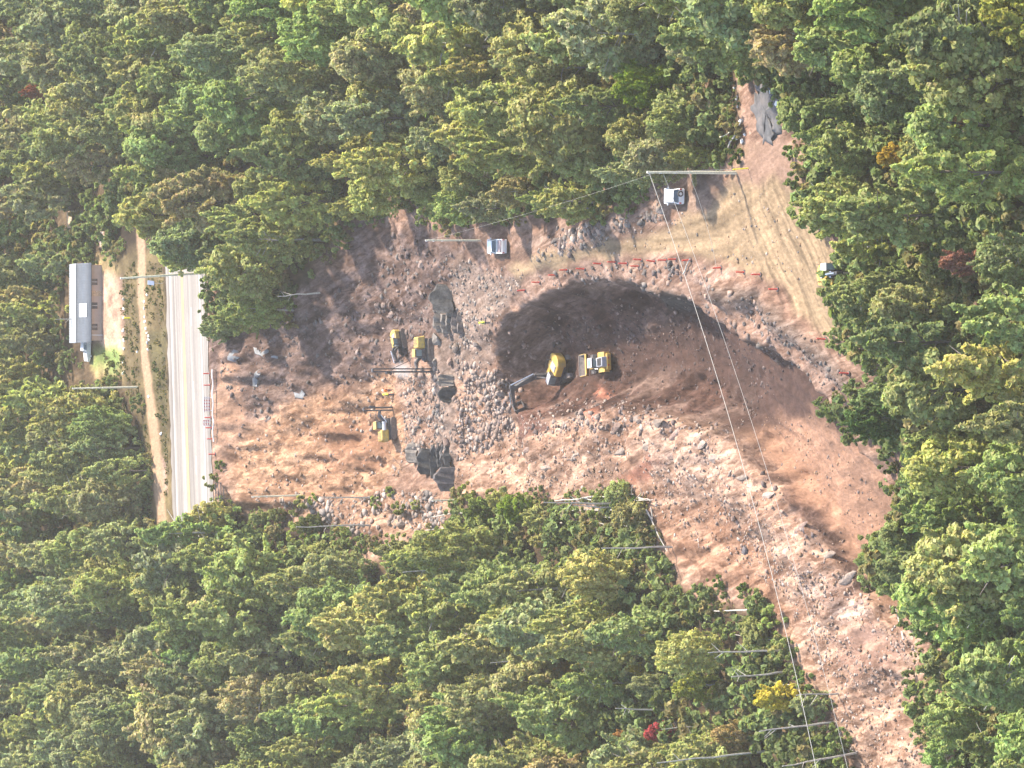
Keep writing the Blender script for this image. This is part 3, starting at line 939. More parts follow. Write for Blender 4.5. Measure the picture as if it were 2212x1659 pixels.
LOWPX = [(480, 1060), (1000, 1055), (1390, 1055), (1500, 1240), (1440, 1260), (1280, 1200), (1050, 1170), (700, 1200), (480, 1150)]
LOWPX2 = [(1500, 1250), (1660, 1280), (1700, 1340), (1850, 1600), (1870, 1700), (1720, 1700), (1700, 1560), (1640, 1440), (1540, 1330)]
SHOW = [(1420, 1572, 26), (1655, 1500, 58), (1600, 1562, 42), (1500, 1480, 30), (1222, 1442, 20), (1372, 1440, 20), (1345, 1588, 20), (2065, 570, 34), (68, 197, 26), (1940, 335, 30), (1800, 590, 34)]   # trees of their own colour stay in view
GAPS = [(130, 438, 240, 545), (138, 690, 228, 815), (270, -20, 304, 84), (1612, 160, 1700, 330), (150, -20, 232, 50), (280, 84, 312, 470)]   # openings where shed, car, drive and old road show
for ic, ((X, Y), z) in enumerate(zip(cand, cz)):
    ci = random.randrange(len(CROWNS))
    _, _, rx, rz, zc = CROWNS[ci]
    okk = None
    if abs(off_hwy(np.array(X), np.array(Y))) < HW + 2.5:
        continue
    bx, by, bd = proj(X, Y, z)
    lo_ = inside(LOWPX, bx, by) or inside(LOWPX2, bx, by)
    edge_ = float(clear_sd(bx, by)) > -130 and by < 560 and 780 < bx < 1640
    if lo_ and random.random() < .25:
        continue
    for H in (random.uniform(12.8, 15.5) if ic in ROWSET else random.uniform(2.6, 4.6) if lo_ else random.uniform(5.5, 8.5) if edge_ else random.uniform(9.5, 15.0), random.uniform(7, 9), random.uniform(4.5, 6)):
        s = H / 10
        bx, by, bd = proj(X, Y, z)
        tx, ty, _ = proj(X, Y, z + H * .97)
        mx, my, md = proj(X, Y, z + zc * s)
        rp = rx * s * FOC / md
        q = np.array([(tx, ty), (mx, my - rp * .9), (mx, my + rp * .9), (mx, my), (bx, by), ((bx + mx) / 2, my - rp * .5), ((bx + mx) / 2, my + rp * .5), ((tx + mx) / 2, my - rp * .6), ((tx + mx) / 2, my + rp * .6), ((tx + mx) / 2, my)])
        sd = clear_sd(q[:, 0], q[:, 1])
        for x0_, y0_, x1_, y1_ in GAPS:
            if ((q[:, 0] > x0_) & (q[:, 0] < x1_) & (q[:, 1] > y0_) & (q[:, 1] < y1_)).any():
                sd = sd + 99
        if any((math.hypot(mx - sx_, my - sy_) < sr_ + rp * .75 or math.hypot(tx - sx_, ty - sy_) < sr_ or math.hypot((tx + mx) / 2 - sx_, my - sy_) < sr_ + rp * .6 or math.hypot((bx + mx) / 2 - sx_, my - sy_) < sr_ * .7 + rp * .4) for sx_, sy_, sr_ in SHOW):
            continue
        if sd.max() < 5 and sd[4] < -3:
            okk = H
            break
    if okk is None:
        continue
    seen = (-60 < tx < 2290) and (-70 < my < 1730)
    seen = (tx < 2225) and (bx > -15) and (-45 < my < 1704)
    TSEL.append((float(bd), X, Y, float(z), okk, ci, float(mx), float(my), bool(seen)))
print('TREES', len(TSEL), 'seen', sum(q[-1] for q in TSEL))
def zone(mx, my):
    if mx < 350: return 'beyond the highway', 'wood beyond the highway'
    if mx > 1760: return 'on the near slope beside the haul road', 'near wood beside the haul road'
    if my < 760: return 'in the wood above the slide and the parked pickup', 'wood above the slide'
    return 'in the wood below the works', 'wood below the works'
TSEL.sort()
far_v, far_t = [], []
LOW = [crown_data(700 + i, sp[1], sp[2], 46, 34, .55, sp[0]) for i, sp in enumerate(SPEC)]
def turned(V, a):
    return np.stack([V[:, 0] * math.cos(a) - V[:, 1] * math.sin(a), V[:, 0] * math.sin(a) + V[:, 1] * math.cos(a), V[:, 2]], -1)
count = 0
LANDMARKS = [((1452, 424), 'the white sport utility car'), ((1072, 532), 'the white pickup'), ((170, 665), 'the metal roofed house'), ((165, 473), 'the wooden shed'), ((400, 560), "the open highway's upper end"), ((410, 1090), 'the open highway\'s lower end'),
             ((1650, 240), 'the broken old road'), ((1800, 590), 'the half hidden excavator'), ((1420, 1572), 'the scarlet tree'), ((1650, 1500), 'the bright yellow tree'), ((1370, 1070), 'the brush pile'), ((2065, 570), 'the reddish brown dying tree'), ((1850, 910), 'the round tree at the bend of the cut'),
             ((940, 1060), 'the dark slate outcrop'), ((500, 740), 'the head of the washout'), ((68, 197), 'the rust red tree'), ((1940, 335), 'the small golden tree'), ((1980, 1380), 'the bleached log'), ((1240, 1445), 'the golden orange sapling'), ((1480, 180), 'the lime green tree'),
             ((1106, 0), 'the middle of the top edge'), ((600, 0), "the top edge's left part"), ((1106, 1659), 'the middle of the bottom edge'), ((500, 1659), "the bottom edge's left part"), ((0, 1659), 'the lower left corner'),
             ((2212, 0), 'the upper right corner'), ((2212, 830), 'the middle of the right edge'), ((2212, 1659), 'the lower right corner'), ((0, 830), 'the middle of the left edge'), ((0, 0), 'the upper left corner')]
HABIT = {'round': 'round', 'tall': 'upright', 'plume': 'plumed', 'cone': 'conical', 'flat': 'spreading'}
for (bd, X, Y, z, H, ci, mx, my, seen) in TSEL:
    g_ = fbm(np.array(X / 24), np.array(Y / 34), 77, 3)
    zn, gp = zone(mx, my)
    w = random.random() + .35 * float(g_)
    if mx > 1760:
        kind = 'fresh green' if w < .45 else 'deep green' if w < .8 else 'olive green' if w < .97 else 'yellowish green'
    elif mx < 350:
        kind = 'grey green' if w < .4 else 'olive green' if w < .7 else 'deep green' if w < .95 else 'brownish'
    else:
        kind = 'olive green' if w < .40 else 'grey green' if w < .62 else 'fresh green' if w < .84 else 'yellowish green' if w < 1.0 else 'brownish'
    c_ = jit(GREENS[kind])
    if seen and count < 340:
        count += 1
        tree((X, Y, z - .05), H, ci, c_, f"{'tall ' if H > 11.8 else 'short ' if H < 8 else ''}{HABIT[SPEC[ci][0]]} {kind} tree near {min(LANDMARKS, key=lambda l: math.hypot(l[0][0] - mx, l[0][1] - my))[1]}", gp, sx=random.uniform(.92, 1.3) if H > 5 else random.uniform(1.3, 1.9))
    else:
        cme, tme, rx, rz, zc = CROWNS[ci]
        s = H / 10
        V, T = LOW[ci]
        V = turned(V, random.uniform(0, 6.28)) * s
        far_v.append(V + np.array([X, Y, z + zc * s]))
        far_t.append(T * np.array(c_))
print('individual trees', count, 'massed', len(far_v))
if far_v:
    V, T = np.concatenate(far_v), np.concatenate(far_t)
    me = np_mesh('woodland', V, quads(len(V) // 4))
    add_attr(me, 'tint', T)
    tag(obj('woodland', me, 'leaf'), 'mass of far trees at the margins of the wood', 'woodland', kind='stuff')

# single trees of their own colour
def special(px, py, H, ci, c_, label, sx=1.0):
    p = W(px, py)
    p.z -= .05
    e = tree(p, H, ci, c_, label, None, sx=sx)
    return e
def low_cover(name, label, polys, n, s0, s1, cols, seed):
    r = np.random.default_rng(seed)
    V_, T_ = [], []
    tp = [crown_data(850 + i, 1.0, .8, 6, 12, .5, 'flat') for i in range(8)]
    for pl in polys:
        wp = np.array([tuple(W(*q).xy) for q in pl])
        X, Y = r.uniform(wp[:, 0].min(), wp[:, 0].max(), n * 2), r.uniform(wp[:, 1].min(), wp[:, 1].max(), n * 2)
        k_ = np.where((poly_sd(wp, X, Y) > 0) & (fbm(X / 4, Y / 5, seed, 3) > r.uniform(-.6, .3, n * 2)))[0][:int(min(n, .9 * abs(np.sum(wp[:, 0] * np.roll(wp[:, 1], -1) - wp[:, 1] * np.roll(wp[:, 0], -1))) / 2))]
        for i in k_:
            V, T = tp[int(r.integers(8))]
            s_ = s0 + (s1 - s0) * r.random() ** 3
            V_.append(turned(V, r.uniform(0, 6.28)) * s_ + np.array([X[i], Y[i], float(hz(X[i], Y[i])) + s_ * .3]))
            T_.append(T * np.array(cols[int(r.integers(len(cols)))]))
    V, T = np.concatenate(V_), np.concatenate(T_)
    me = np_mesh(name, V, quads(len(V) // 4))
    add_attr(me, 'tint', T)
    tag(obj(name, me, 'leaf'), label, 'grass', kind='stuff')
low_cover('rough_grass', 'scruffy grass and weeds on the verges beyond the highway', [[(262, 600), (300, 560), (302, 800), (330, 1000), (322, 1090), (312, 980), (285, 840), (262, 800)], [(318, 560), (352, 560), (360, 760), (366, 1000), (362, 1090), (350, 980), (330, 800), (318, 700)], [(222, 762), (262, 755), (262, 815), (230, 815)], [(446, 590), (466, 590), (474, 720), (462, 760), (452, 740)]],
          420, .12, .5, [(.16, .16, .06), (.22, .19, .08), (.12, .15, .05), (.27, .22, .11)], 5)
special(1462, 1578, 4.2, 5, (.52, .10, .10), 'small scarlet leaved tree below the works', 1.0)
special(1740, 1505, 6.5, 7, (.60, .49, .08), 'bright yellow tree beside the lower end of the rock slope', 1.1)
special(1640, 1590, 6.0, 9, (.42, .30, .13), 'orange brown tree beside the bright yellow tree')
special(1560, 1480, 6.0, 4, (.40, .40, .09), 'yellow green tree between golden sapling and bright yellow tree', 1.0)
special(1262, 1445, 4.0, 8, (.46, .30, .06), 'golden orange sapling alone in the wood below the works')
special(1420, 1445, 4.0, 3, (.46, .36, .06), 'narrow golden sapling right of the golden orange sapling')
special(1382, 1590, 4.2, 11, (.48, .26, .09), 'amber sapling just left of the scarlet tree')
special(2135, 570, 5.5, 7, (.36, .17, .12), 'reddish brown dying tree in the near wood')
special(115, 197, 5.5, 0, (.40, .13, .07), 'rust red crowned tree beyond the highway, upper left corner')
special(2300, 40, 8.5, 9, (.34, .33, .08), 'golden yellow tree in the upper right corner', 1.1)
special(1985, 335, 4.6, 5, (.46, .31, .05), 'small golden tree on the near slope above the haul road')
special(1470, 190, 8.0, 1, (.20, .26, .035), 'bright lime green tree above the white car', 1.1)
special(130, 610, 5.0, 8, (.075, .12, .06), 'rounded dark tree growing beside the metal roofed house')
special(1975, 905, 8.0, 9, (.10, .16, .05), 'dense round green tree standing at the bend of the cut', .85)
special(2140, 250, 5.0, 2, (.44, .25, .10), 'pale orange small tree on the near slope', .8)
special(1160, 1092, 5.2, 5, (.22, .29, .04), 'bright green bush like tree at the foot of the rock slope', 1.3)
special(1080, 1100, 4.6, 8, (.15, .19, .05), 'low olive tree next to the bright green one at the slope foot', 1.2)
special(620, 1112, 2.6, 5, (.20, .21, .07), 'short pale green tree at the lower end of the highway', 1.6)
special(700, 1130, 4.0, 8, (.17, .19, .06), 'leafy young tree on the bank under the leaning pole', 1.3)

# undergrowth: low leafy cover over the whole forest floor
r_ = np.random.default_rng(3)
N = 7500
uy = 320 + 450 * r_.random(N) ** 1.15
ux = (r_.random(N) * 2 - 1) * (1.1 * PY * uy / .917 / FOC + 4)
uz = hz(ux, uy)
bx, by, bd = proj(ux, uy, uz)
sd = clear_sd(bx, by)
oh = np.abs(off_hwy(ux, uy))
ok_ = (sd < -2) & (oh > HW + 1.5)
V_, T_ = [], []
UND = [crown_data(800 + i, 1.0, .9, 12, 22, .26, 'flat') for i in range(12)]
for X, Y, z, d in zip(ux[ok_], uy[ok_], uz[ok_], -sd[ok_]):
    s = r_.uniform(.9, 2.7) * (1 if d > 40 else .6)
    V, T = UND[int(r_.integers(12))]
    V = turned(V, r_.uniform(0, 6.28)) * s
    V_.append(V + np.array([X, Y, z + s * .45]))
    c_ = np.array([.20, .235, .09]) * r_.uniform(.7, 1.4) if r_.random() < .8 else np.array([.27, .23, .10])
    T_.append(T * c_)
V, T = np.concatenate(V_), np.concatenate(T_)
me = np_mesh('undergrowth', V, quads(len(V) // 4))
add_attr(me, 'tint', T)
tag(obj('undergrowth', me, 'leaf'), 'low leafy undergrowth covering the forest floor', 'undergrowth', kind='stuff')

# weeds and low bushes on the bare ground
weeds = [(470, 1040, 2.0), (480, 1005, 1.1), (660, 1085, 1.3), (640, 1105, 1.0), (820, 1085, 1.2), (870, 1100, 1.4), (850, 1062, 1.0), (680, 1075, 1.0), (905, 1090, 1.0), (452, 640, 1.2), (455, 700, 1.3),
         (1300, 1075, .9), (1240, 1082, 1.1), (1030, 1075, 1.4), (990, 1090, 1.2), (1560, 1255, 1.0), (1610, 1268, .8), (1930, 1010, 1.4), (1945, 1060, 1.2), (1960, 1100, 1.5), (1600, 340, 1.0), (1585, 310, 1.4), (1560, 330, 1.5), (1715, 330, 1.0),
         (1735, 370, 1.2), (1745, 420, 1.1), (246, 786, .7), (450, 610, 1.3), (465, 660, 1.4), (480, 700, 1.2), (500, 690, 1.4), (540, 690, 1.3), (600, 670, 1.4), (640, 650, 1.5)]
for i in range(70):
    while True:
        q_ = (random.uniform(500, 1500), random.uniform(1062, 1250)) if i < 45 else (random.uniform(1540, 1850), random.uniform(1270, 1650))
        if inside(LOWPX if i < 45 else LOWPX2, *q_) and clear_sd(*q_) < -4:
            break
    weeds.append((q_[0], q_[1], random.uniform(1.2, 2.4)))
for i, (px, py, s) in enumerate(weeds):
    p = W(px, py)
    V, T = crown_data(900 + i, s * .8, s * .6, 9, 40, .3, 'flat')
    me = np_mesh('bush', V + np.array([0, 0, s * .4]), quads(len(V) // 4))
    add_attr(me, 'tint', T)
    o = obj('bush', me, 'leaf', None, p)
    o.color = (*jit(random.choice([(.14, .18, .05), (.19, .2, .06), (.11, .15, .045)])), 1)
    lowb = inside(LOWPX, px, py) or inside(LOWPX2, px, py)
    if lowb:
        o.color = (*jit(random.choice([(.27, .31, .09), (.24, .27, .09), (.33, .32, .12), (.20, .26, .08)]), .2), 1)
    side = 'in the brush along the edge of the lower wood' if lowb else 'beside the paved highway' if px < 500 else 'at the edge of the bare rock slope' if py > 900 else 'at the edge of the haul track' if px > 1500 else 'at the head of the slide'
    tag(o, f'low green bush {side}', 'bush', f'bushes {side}')

# bare dead trunks, seen as thin pale lines
SN = [((155, 92), (232, 90)), ((100, 22), (150, 24)), ((120, 690), (190, 688)), ((100, 900), (140, 898)), ((205, 1253), (262, 1251)), ((215, 1300), (262, 1299)), ((165, 1385), (250, 1386)),
      ((1168, 449), (1290, 450)), ((690, 1073), (806, 1076)), ((1175, 1085), (1345, 1088)), ((1240, 1092), (1350, 1100)), ((1530, 1410), (1692, 1406)), ((1330, 1530), (1452, 1536)), ((1430, 1575), (1520, 1568)),
      ((1420, 1648), (1660, 1622)), ((1690, 1655), (1848, 1626)), ((870, 1236), (1040, 1220)), ((640, 1138), (800, 1135)), ((925, 1360), (1040, 1385)), ((1060, 1432), (1200, 1420)), ((1580, 1462), (1700, 1452)),
      ((1720, 1502), (1812, 1498)), ((1640, 1580), (1800, 1560)), ((1300, 1184), (1452, 1182)), ((560, 310), (640, 312)), ((870, 340), (960, 335)), ((560, 700), (600, 700)), ((1000, 470), (1045, 440)), ((600, 640), (690, 632)), ((2080, 930), (2190, 905)),
      ((70, 345), (130, 350)), ((1480, 1480), (1560, 1478))]
for i, ((tx, ty), (bx_, by_)) in enumerate(SN):
    p = W(bx_, by_)
    top = at_y(tx, ty, p.y + random.uniform(-.3, .3))
    b = MB()
    d = top - p
    n = 6
    pts = [p + Vector((0, 0, -.4)) - p] + [d * (k / n) + Vector((random.uniform(-.1, .1), random.uniform(-.1, .1), 0)) for k in range(1, n)] + [d]
    r0 = .16 if d.length > 6 else .13
    b.tube(pts, [r0 * (1 - .6 * k / n) for k in range(n + 1)], 6)
    e = empty('dead_tree', p)
    b.build('trunk', 'snag_wood', e)
    for k in range(3):
        f = random.uniform(.45, .9)
        q = d * f
        a = random.uniform(0, 6.28)
        L_ = random.uniform(.7, 1.6)
        b2 = MB()
        b2.tube([q, q + Vector((math.cos(a) * L_, math.sin(a) * L_, L_ * .7))], [.05, .02], 5)
        b2.build('branch', 'snag_wood', e)
    zn = 'beyond the highway' if tx < 350 else 'in the near wood' if tx > 1760 else 'in the wood above the slide' if by_ < 760 else 'at the foot of the bare slope' if by_ < 1200 else 'in the wood below the works'
    tag(e, f'pale bare dead trunk standing {zn}', 'dead tree', f'bare dead trunks {zn}')
# ------------------------------------------------------------------ machines
def track(parent, x, L, h, w, name='track'):
    r = h / 2
    n = 7
    prof = [(L / 2 - r + r * math.sin(math.pi * k / n), r - r * math.cos(math.pi * k / n)) for k in range(n + 1)]
    prof += [(-L / 2 + r - r * math.sin(math.pi * k / n), r + r * math.cos(math.pi * k / n)) for k in range(n + 1)]
    b = MB().prism(prof, x - w / 2, x + w / 2)
    per = int(L / .28)
    for k in range(per):
        yy = -L / 2 + r + (L - 2 * r) * (k + .5) / per
        b.box((x, yy, h + .02), (w * 1.04, .12, .06))
        b.box((x, yy, .0), (w * 1.04, .12, .05))
    for k in range(5):
        yy = -L / 2 + r + (L - 2 * r) * k / 4
        for sx in (-1, 1):
            b.cyl((x + sx * w * .48, yy, r), (x + sx * w * .56, yy, r), r * .62, 12)
    tr = b.build(name, 'track_steel', parent)
    return tr
def beam(b, p0, p1, w, h0, h1):                       # tapered box beam lying in the machine's plane (x = 0)
    p0, p1 = Vector(p0), Vector(p1)
    d = (p1 - p0).normalized()
    n = Vector((0, -d.z, d.y))
    prof = [p0 - n * h0 / 2, p1 - n * h1 / 2, p1 + n * h1 / 2, p0 + n * h0 / 2]
    b.prism([(p.y, p.z) for p in prof], p0.x - w / 2, p0.x + w / 2, .04)
def excavator(px, py, target, label, name='excavator', S=1.0, boomL=6.2, armL=3.2, boom_mat='dark_steel', body='yellow_paint', tracks_rot=0.0, roof='grey_paint', reach_h=1.2, base=None, heading=None, group=None):
    p = W(px, py)
    if heading is None:
        q = W(*target)
        heading = math.atan2(-(q.x - p.x), q.y - p.y)
        reach = (q - p).xy.length / S
        dz = (q.z - p.z) / S + reach_h
    else:
        reach, dz = target
    e = empty(name, p, (0, 0, heading))
    e.scale = (S, S, S)
    tr = MB().box((0, 0, .75), (1.5, 2.2, .5), bevel=.05).cyl((0, 0, .9), (0, 0, 1.25), .75, 20)
    under = tr.build('undercarriage', 'dark_steel', e, rot=(0, 0, tracks_rot))
    for sx in (-1, 1):
        track(under, sx * 1.3, 4.7, 1.05, .65)
    # house
    b = MB().plate([(-1.5, -1.6), (1.5, -1.6), (1.5, 1.5), (-1.5, 1.5)], 1.25, 1.45, .03)
    house = b.build('deck', 'dark_steel', e)
    arc = [(1.55 * math.cos(a) * (1 if abs(math.cos(a)) < .92 else 1), -1.55 - .95 * math.sin(a)) for a in [math.pi * k / 10 for k in range(11)]]
    MB().plate(arc, 1.2, 2.55, .12).build('counterweight', body, e)
    MB().plate([(-1.5, -1.7), (1.5, -1.7), (1.5, .15), (-1.5, .15)], 1.46, 2.5, .12).build('engine_cover', body, e)
    b = MB().box((-.35, -.85, 2.56), (1.5, 1.1, .12), bevel=.03)
    for k in range(5):
        b.box((-.35, -1.25 + k * .2, 2.64), (1.3, .06, .05))
    b.build('vent_cover', 'grey_paint', e)
    MB().cyl((.9, -1.2, 2.5), (.9, -1.2, 3.05), .09, 10).build('exhaust', 'dark_steel', e)
    MB().box((1.08, .85, 1.9), (.8, 1.3, .9), bevel=.08).build('tank', body, e)
    cab = MB().frustum((-1.0, .8, 1.46), (1.0, 1.75), (.95, 1.45), 1.65, (0, -.12), .07).build('cab', 'dark_steel', e)
    MB().box((-1.0, .68, 3.15), (1.04, 1.6, .1), bevel=.04).build('roof', roof, cab)
    MB().box((-1.0, 1.62, 2.45), (.8, .05, 1.1), Matrix.Rotation(math.radians(10), 3, 'X')).build('windshield', 'tint_glass', cab)
    for sx in (-1, 1):
        MB().box((-1.0 + sx * .5, .75, 2.6), (.04, 1.15, .85)).build('side_window', 'tint_glass', cab)
    b = MB()
    for (xx, yy) in ((1.45, -1.5), (1.45, 1.4), (-1.47, -1.5)):
        b.cyl((xx, yy, 1.5), (xx, yy, 3.0), .025, 6)
    b.cyl((1.45, -1.5, 3.0), (1.45, 1.4, 2.6), .025, 6)
    b.build('handrail', 'dark_steel', e)
    # boom, arm, bucket: two links reaching to the target
    foot = Vector((.1, .75, 1.9))
    ty, tz = reach - foot.y, dz - foot.z
    dist = min(math.hypot(ty, tz), boomL + armL - .15)
    dirang = math.atan2(tz, ty)
    ca = (boomL ** 2 + dist ** 2 - armL ** 2) / (2 * boomL * dist)
    a1 = dirang + math.acos(max(-1, min(1, ca)))
    elbow = foot + Vector((0, math.cos(a1), math.sin(a1))) * boomL
    tip = foot + Vector((0, math.cos(dirang), math.sin(dirang))) * dist
    d1 = (elbow - foot).normalized()
    n1_ = Vector((0, -d1.z, d1.y))
    knee = foot + d1 * boomL * .45 + n1_ * .75
    b = MB()
    beam(b, foot, knee, .5, .55, .85)
    beam(b, knee, elbow, .46, .85, .45)
    boom = b.build('boom', boom_mat, e)
    MB().box(foot + Vector((0, .45, .3)), (.75, .9, .55), Matrix.Rotation(a1, 3, 'X'), .05).build('boom_foot', body, boom)
    b = MB()
    for sx in (-.33, .33):
        b.cyl(foot + Vector((sx, .5, -.35)), knee + Vector((sx, -.2, -.2)), .11, 10)
    b.build('boom_cylinder', 'chrome', boom)
    d2 = (tip - elbow).normalized()
    b = MB()
    beam(b, elbow - d2 * .7, tip, .4, .62, .34)
    arm = b.build('arm', boom_mat, e)
    b = MB()
    b.cyl(knee + n1_ * .55, elbow - d2 * .65 + Vector((0, 0, .15)), .1, 10)
    b.build('arm_cylinder', 'chrome', arm)
    n2_ = Vector((0, -d2.z, d2.y))
    b = MB().cyl(elbow + d2 * .5 + n2_ * .4, tip - d2 * .5 + n2_ * .42, .08, 8)
    b.build('bucket_cylinder', 'chrome', arm)
    # bucket: curled shell with teeth
    ang = math.atan2(d2.z, d2.y) - .5
    bo = tip
    def R2(y_, z_):
        return (bo.y + y_ * math.cos(ang) - z_ * math.sin(ang), bo.z + y_ * math.sin(ang) + z_ * math.cos(ang))
    outer = [(0, .3), (.45, .42), (.95, .3), (1.3, -.05), (1.35, -.5), (1.05, -.95), (.55, -1.15)]
    inner = [(.6, -1.05), (.98, -.86), (1.2, -.5), (1.15, -.1), (.88, .15), (.45, .25), (.05, .15)]
    b = MB().prism([R2(*q_) for q_ in outer + inner], -.75, .75)
    for sx in (-.75, .75):
        b.prism([R2(*q_) for q_ in outer], sx - .03, sx + .03)
    buc = b.build('bucket', 'dark_steel', e)
    b = MB()
    for k in range(5):
        y0, z0 = R2(.5, -1.17)
        b.box((-.62 + k * .31, y0, z0), (.12, .32, .1), Matrix.Rotation(ang + .4, 3, 'X'))
    b.build('teeth', 'track_steel', buc)
    return tag(e, label, 'excavator', group)
excavator(1226, 800, (1128, 878), 'large yellow excavator with dark boom digging in the cut', boom_mat='dark_steel', tracks_rot=math.radians(-38))
excavator(1818, 594, (4.6, .9), 'yellow excavator half hidden by trees at the bend of the haul road', S=.82, heading=math.radians(182), boomL=4.6, armL=2.4, roof='pale_grey')
excavator(872, 736, (3.6, .6), 'small worn yellow excavator on the bench behind the drill rig', S=.66, heading=math.radians(112), boomL=4.2, armL=2.2, body='worn_yellow', roof='worn_yellow')

def wheel(parent, c, r, w, rim='worn_yellow', name='wheel'):
    e = empty(name, c)
    e.parent = parent
    prof = [(-w / 2, r * .55), (-w / 2, r * .9), (-w * .38, r), (w * .38, r), (w / 2, r * .9), (w / 2, r * .55)]
    n = 20
    vs, fs = [], []
    for k in range(n):
        a = 2 * math.pi * k / n
        vs += [(x_, math.cos(a) * y_, math.sin(a) * y_) for x_, y_ in prof]
    m = len(prof)
    for k in range(n):
        for i in range(m - 1):
            fs.append((k * m + i, ((k + 1) % n) * m + i, ((k + 1) % n) * m + i + 1, k * m + i + 1))
    obj('tyre', np_mesh('tyre', vs, fs), 'black_rubber', e)
    MB().cyl((-w * .42, 0, 0), (w * .42, 0, 0), r * .58, 14).build('rim', rim, e)
    return e
def wheel_loader(px, py, heading, label):
    p = W(px, py)
    e = empty('wheel_loader', p, (0, 0, heading))
    e.scale = (.9, .9, .9)
    for sx in (-1, 1):
        for yy in (-1.65, 1.55):
            wheel(e, (sx * 1.1, yy, .82), .82, .62)
    MB().box((0, -1.75, 1.25), (1.5, 2.9, .9), bevel=.08).build('rear_frame', 'dark_steel', e)
    hood = MB().frustum((0, -2.15, 1.55), (1.55, 2.3), (1.4, 2.1), .85, (0, .05), .08).build('hood', 'grey_paint', e)
    b = MB().box((0, -2.35, 2.44), (1.1, 1.3, .07), bevel=.02)
    for k in range(6):
        b.box((0, -2.85 + k * .2, 2.49), (1.0, .05, .05))
    b.build('grille', 'dark_steel', hood)
    for sx in (-1, 1):
        MB().prism([(-2.75, .95), (-2.75, 1.75), (-2.3, 1.98), (-.95, 1.98), (-.6, 1.7), (-.6, 1.55), (-1.0, 1.82), (-2.2, 1.82), (-2.55, 1.6), (-2.55, .95)], sx * 1.1 - .42, sx * 1.1 + .42).build('fender', 'yellow_paint', e)
        MB().prism([(.75, 1.5), (.95, 1.85), (2.1, 1.85), (2.3, 1.5), (2.2, 1.5), (2.02, 1.73), (1.03, 1.73), (.85, 1.5)], sx * 1.1 - .36, sx * 1.1 + .36).build('fender', 'dark_steel', e)
    MB().box((0, -3.15, 1.25), (2.5, .45, .75), bevel=.1).build('counterweight', 'yellow_paint', e)
    MB().box((0, 1.0, 1.15), (1.1, 2.6, .8), bevel=.06).build('front_frame', 'worn_yellow', e)
    cab = MB().frustum((0, -.3, 1.5), (1.5, 1.5), (1.35, 1.3), 1.55, (0, -.05), .06).build('cab', 'dark_steel', e)
    MB().box((0, -.35, 3.1), (1.5, 1.55, .12), bevel=.05).build('roof', 'pale_grey', cab)
    MB().box((0, -.35, 3.18), (.9, .9, .05), bevel=.02).build('roof_hatch', 'tint_glass', cab)
    MB().box((0, .43, 2.35), (1.2, .04, 1.05)).build('windshield', 'tint_glass', cab)
    MB().box((0, -1.06, 2.4), (1.2, .04, .9)).build('rear_window', 'tint_glass', cab)
    for sx in (-1, 1):
        MB().box((sx * .73, -.32, 2.4), (.04, 1.1, .95)).build('side_window', 'tint_glass', cab)
    for sx in (-1, 1):
        MB().prism([(.5, 1.75), (.6, 2.05), (1.8, 2.1), (2.95, 1.9), (2.95, 1.6), (1.9, 1.75)], sx * .62 - .12, sx * .62 + .12).build('lift_arm', 'yellow_paint', e)
        MB().cyl((sx * .75, .8, 1.2), (sx * .62, 2.2, 1.8), .08, 8).build('lift_cylinder', 'chrome', e)
    W2 = 1.55
    cu, su = math.cos(math.radians(48)), math.sin(math.radians(48))
    def curl(q_):                                    # bucket rolled back about its pin
        y_, z_ = q_[0] - 3.05, q_[1] - .35
        return (2.95 + y_ * cu - z_ * su, 1.75 + y_ * su + z_ * cu)
    outer = [curl(q_) for q_ in [(4.6, .12), (3.4, .05), (3.05, .3), (2.98, .95), (3.15, 1.45), (3.25, 1.42), (3.12, .95), (3.18, .42), (3.45, .2), (4.6, .18)]]
    b = MB().prism(outer, -W2, W2)
    for sx in (-1, 1):
        b.prism([curl(q_) for q_ in [(4.55, .12), (3.4, .05), (3.05, .3), (2.98, .95), (3.15, 1.45), (3.35, 1.35)]], sx * W2 - .06, sx * W2 + .06)
    buc = b.build('bucket', 'track_steel', e)
    for sx in (-1, 1):
        MB().prism([curl(q_) for q_ in [(4.6, .06), (3.4, 0), (3.05, .25), (2.95, .95), (3.12, 1.5), (3.4, 1.4)]], sx * (W2 + .09) - .03, sx * (W2 + .09) + .03).build('side_plate', 'worn_yellow', buc)
    q_ = curl((4.6, .13))
    MB().box((0, q_[0], q_[1]), (2 * W2 + .1, .2, .1)).build('cutting_edge', 'track_steel', buc)
    q_ = curl((3.12, 1.45))
    MB().box((0, q_[0], q_[1]), (2 * W2 + .06, .42, .2), bevel=.04).build('spill_guard', 'yellow_paint', buc)
    for sx in (-1, 1):
        MB().box((sx * .55, -3.4, 1.35), (.3, .05, .15)).build('tail_lamp', 'tail_red', e)
    return tag(e, label, 'wheel loader')
wheel_loader(1312, 785, math.radians(5), 'yellow wheel loader with its bucket raised beside the large excavator')

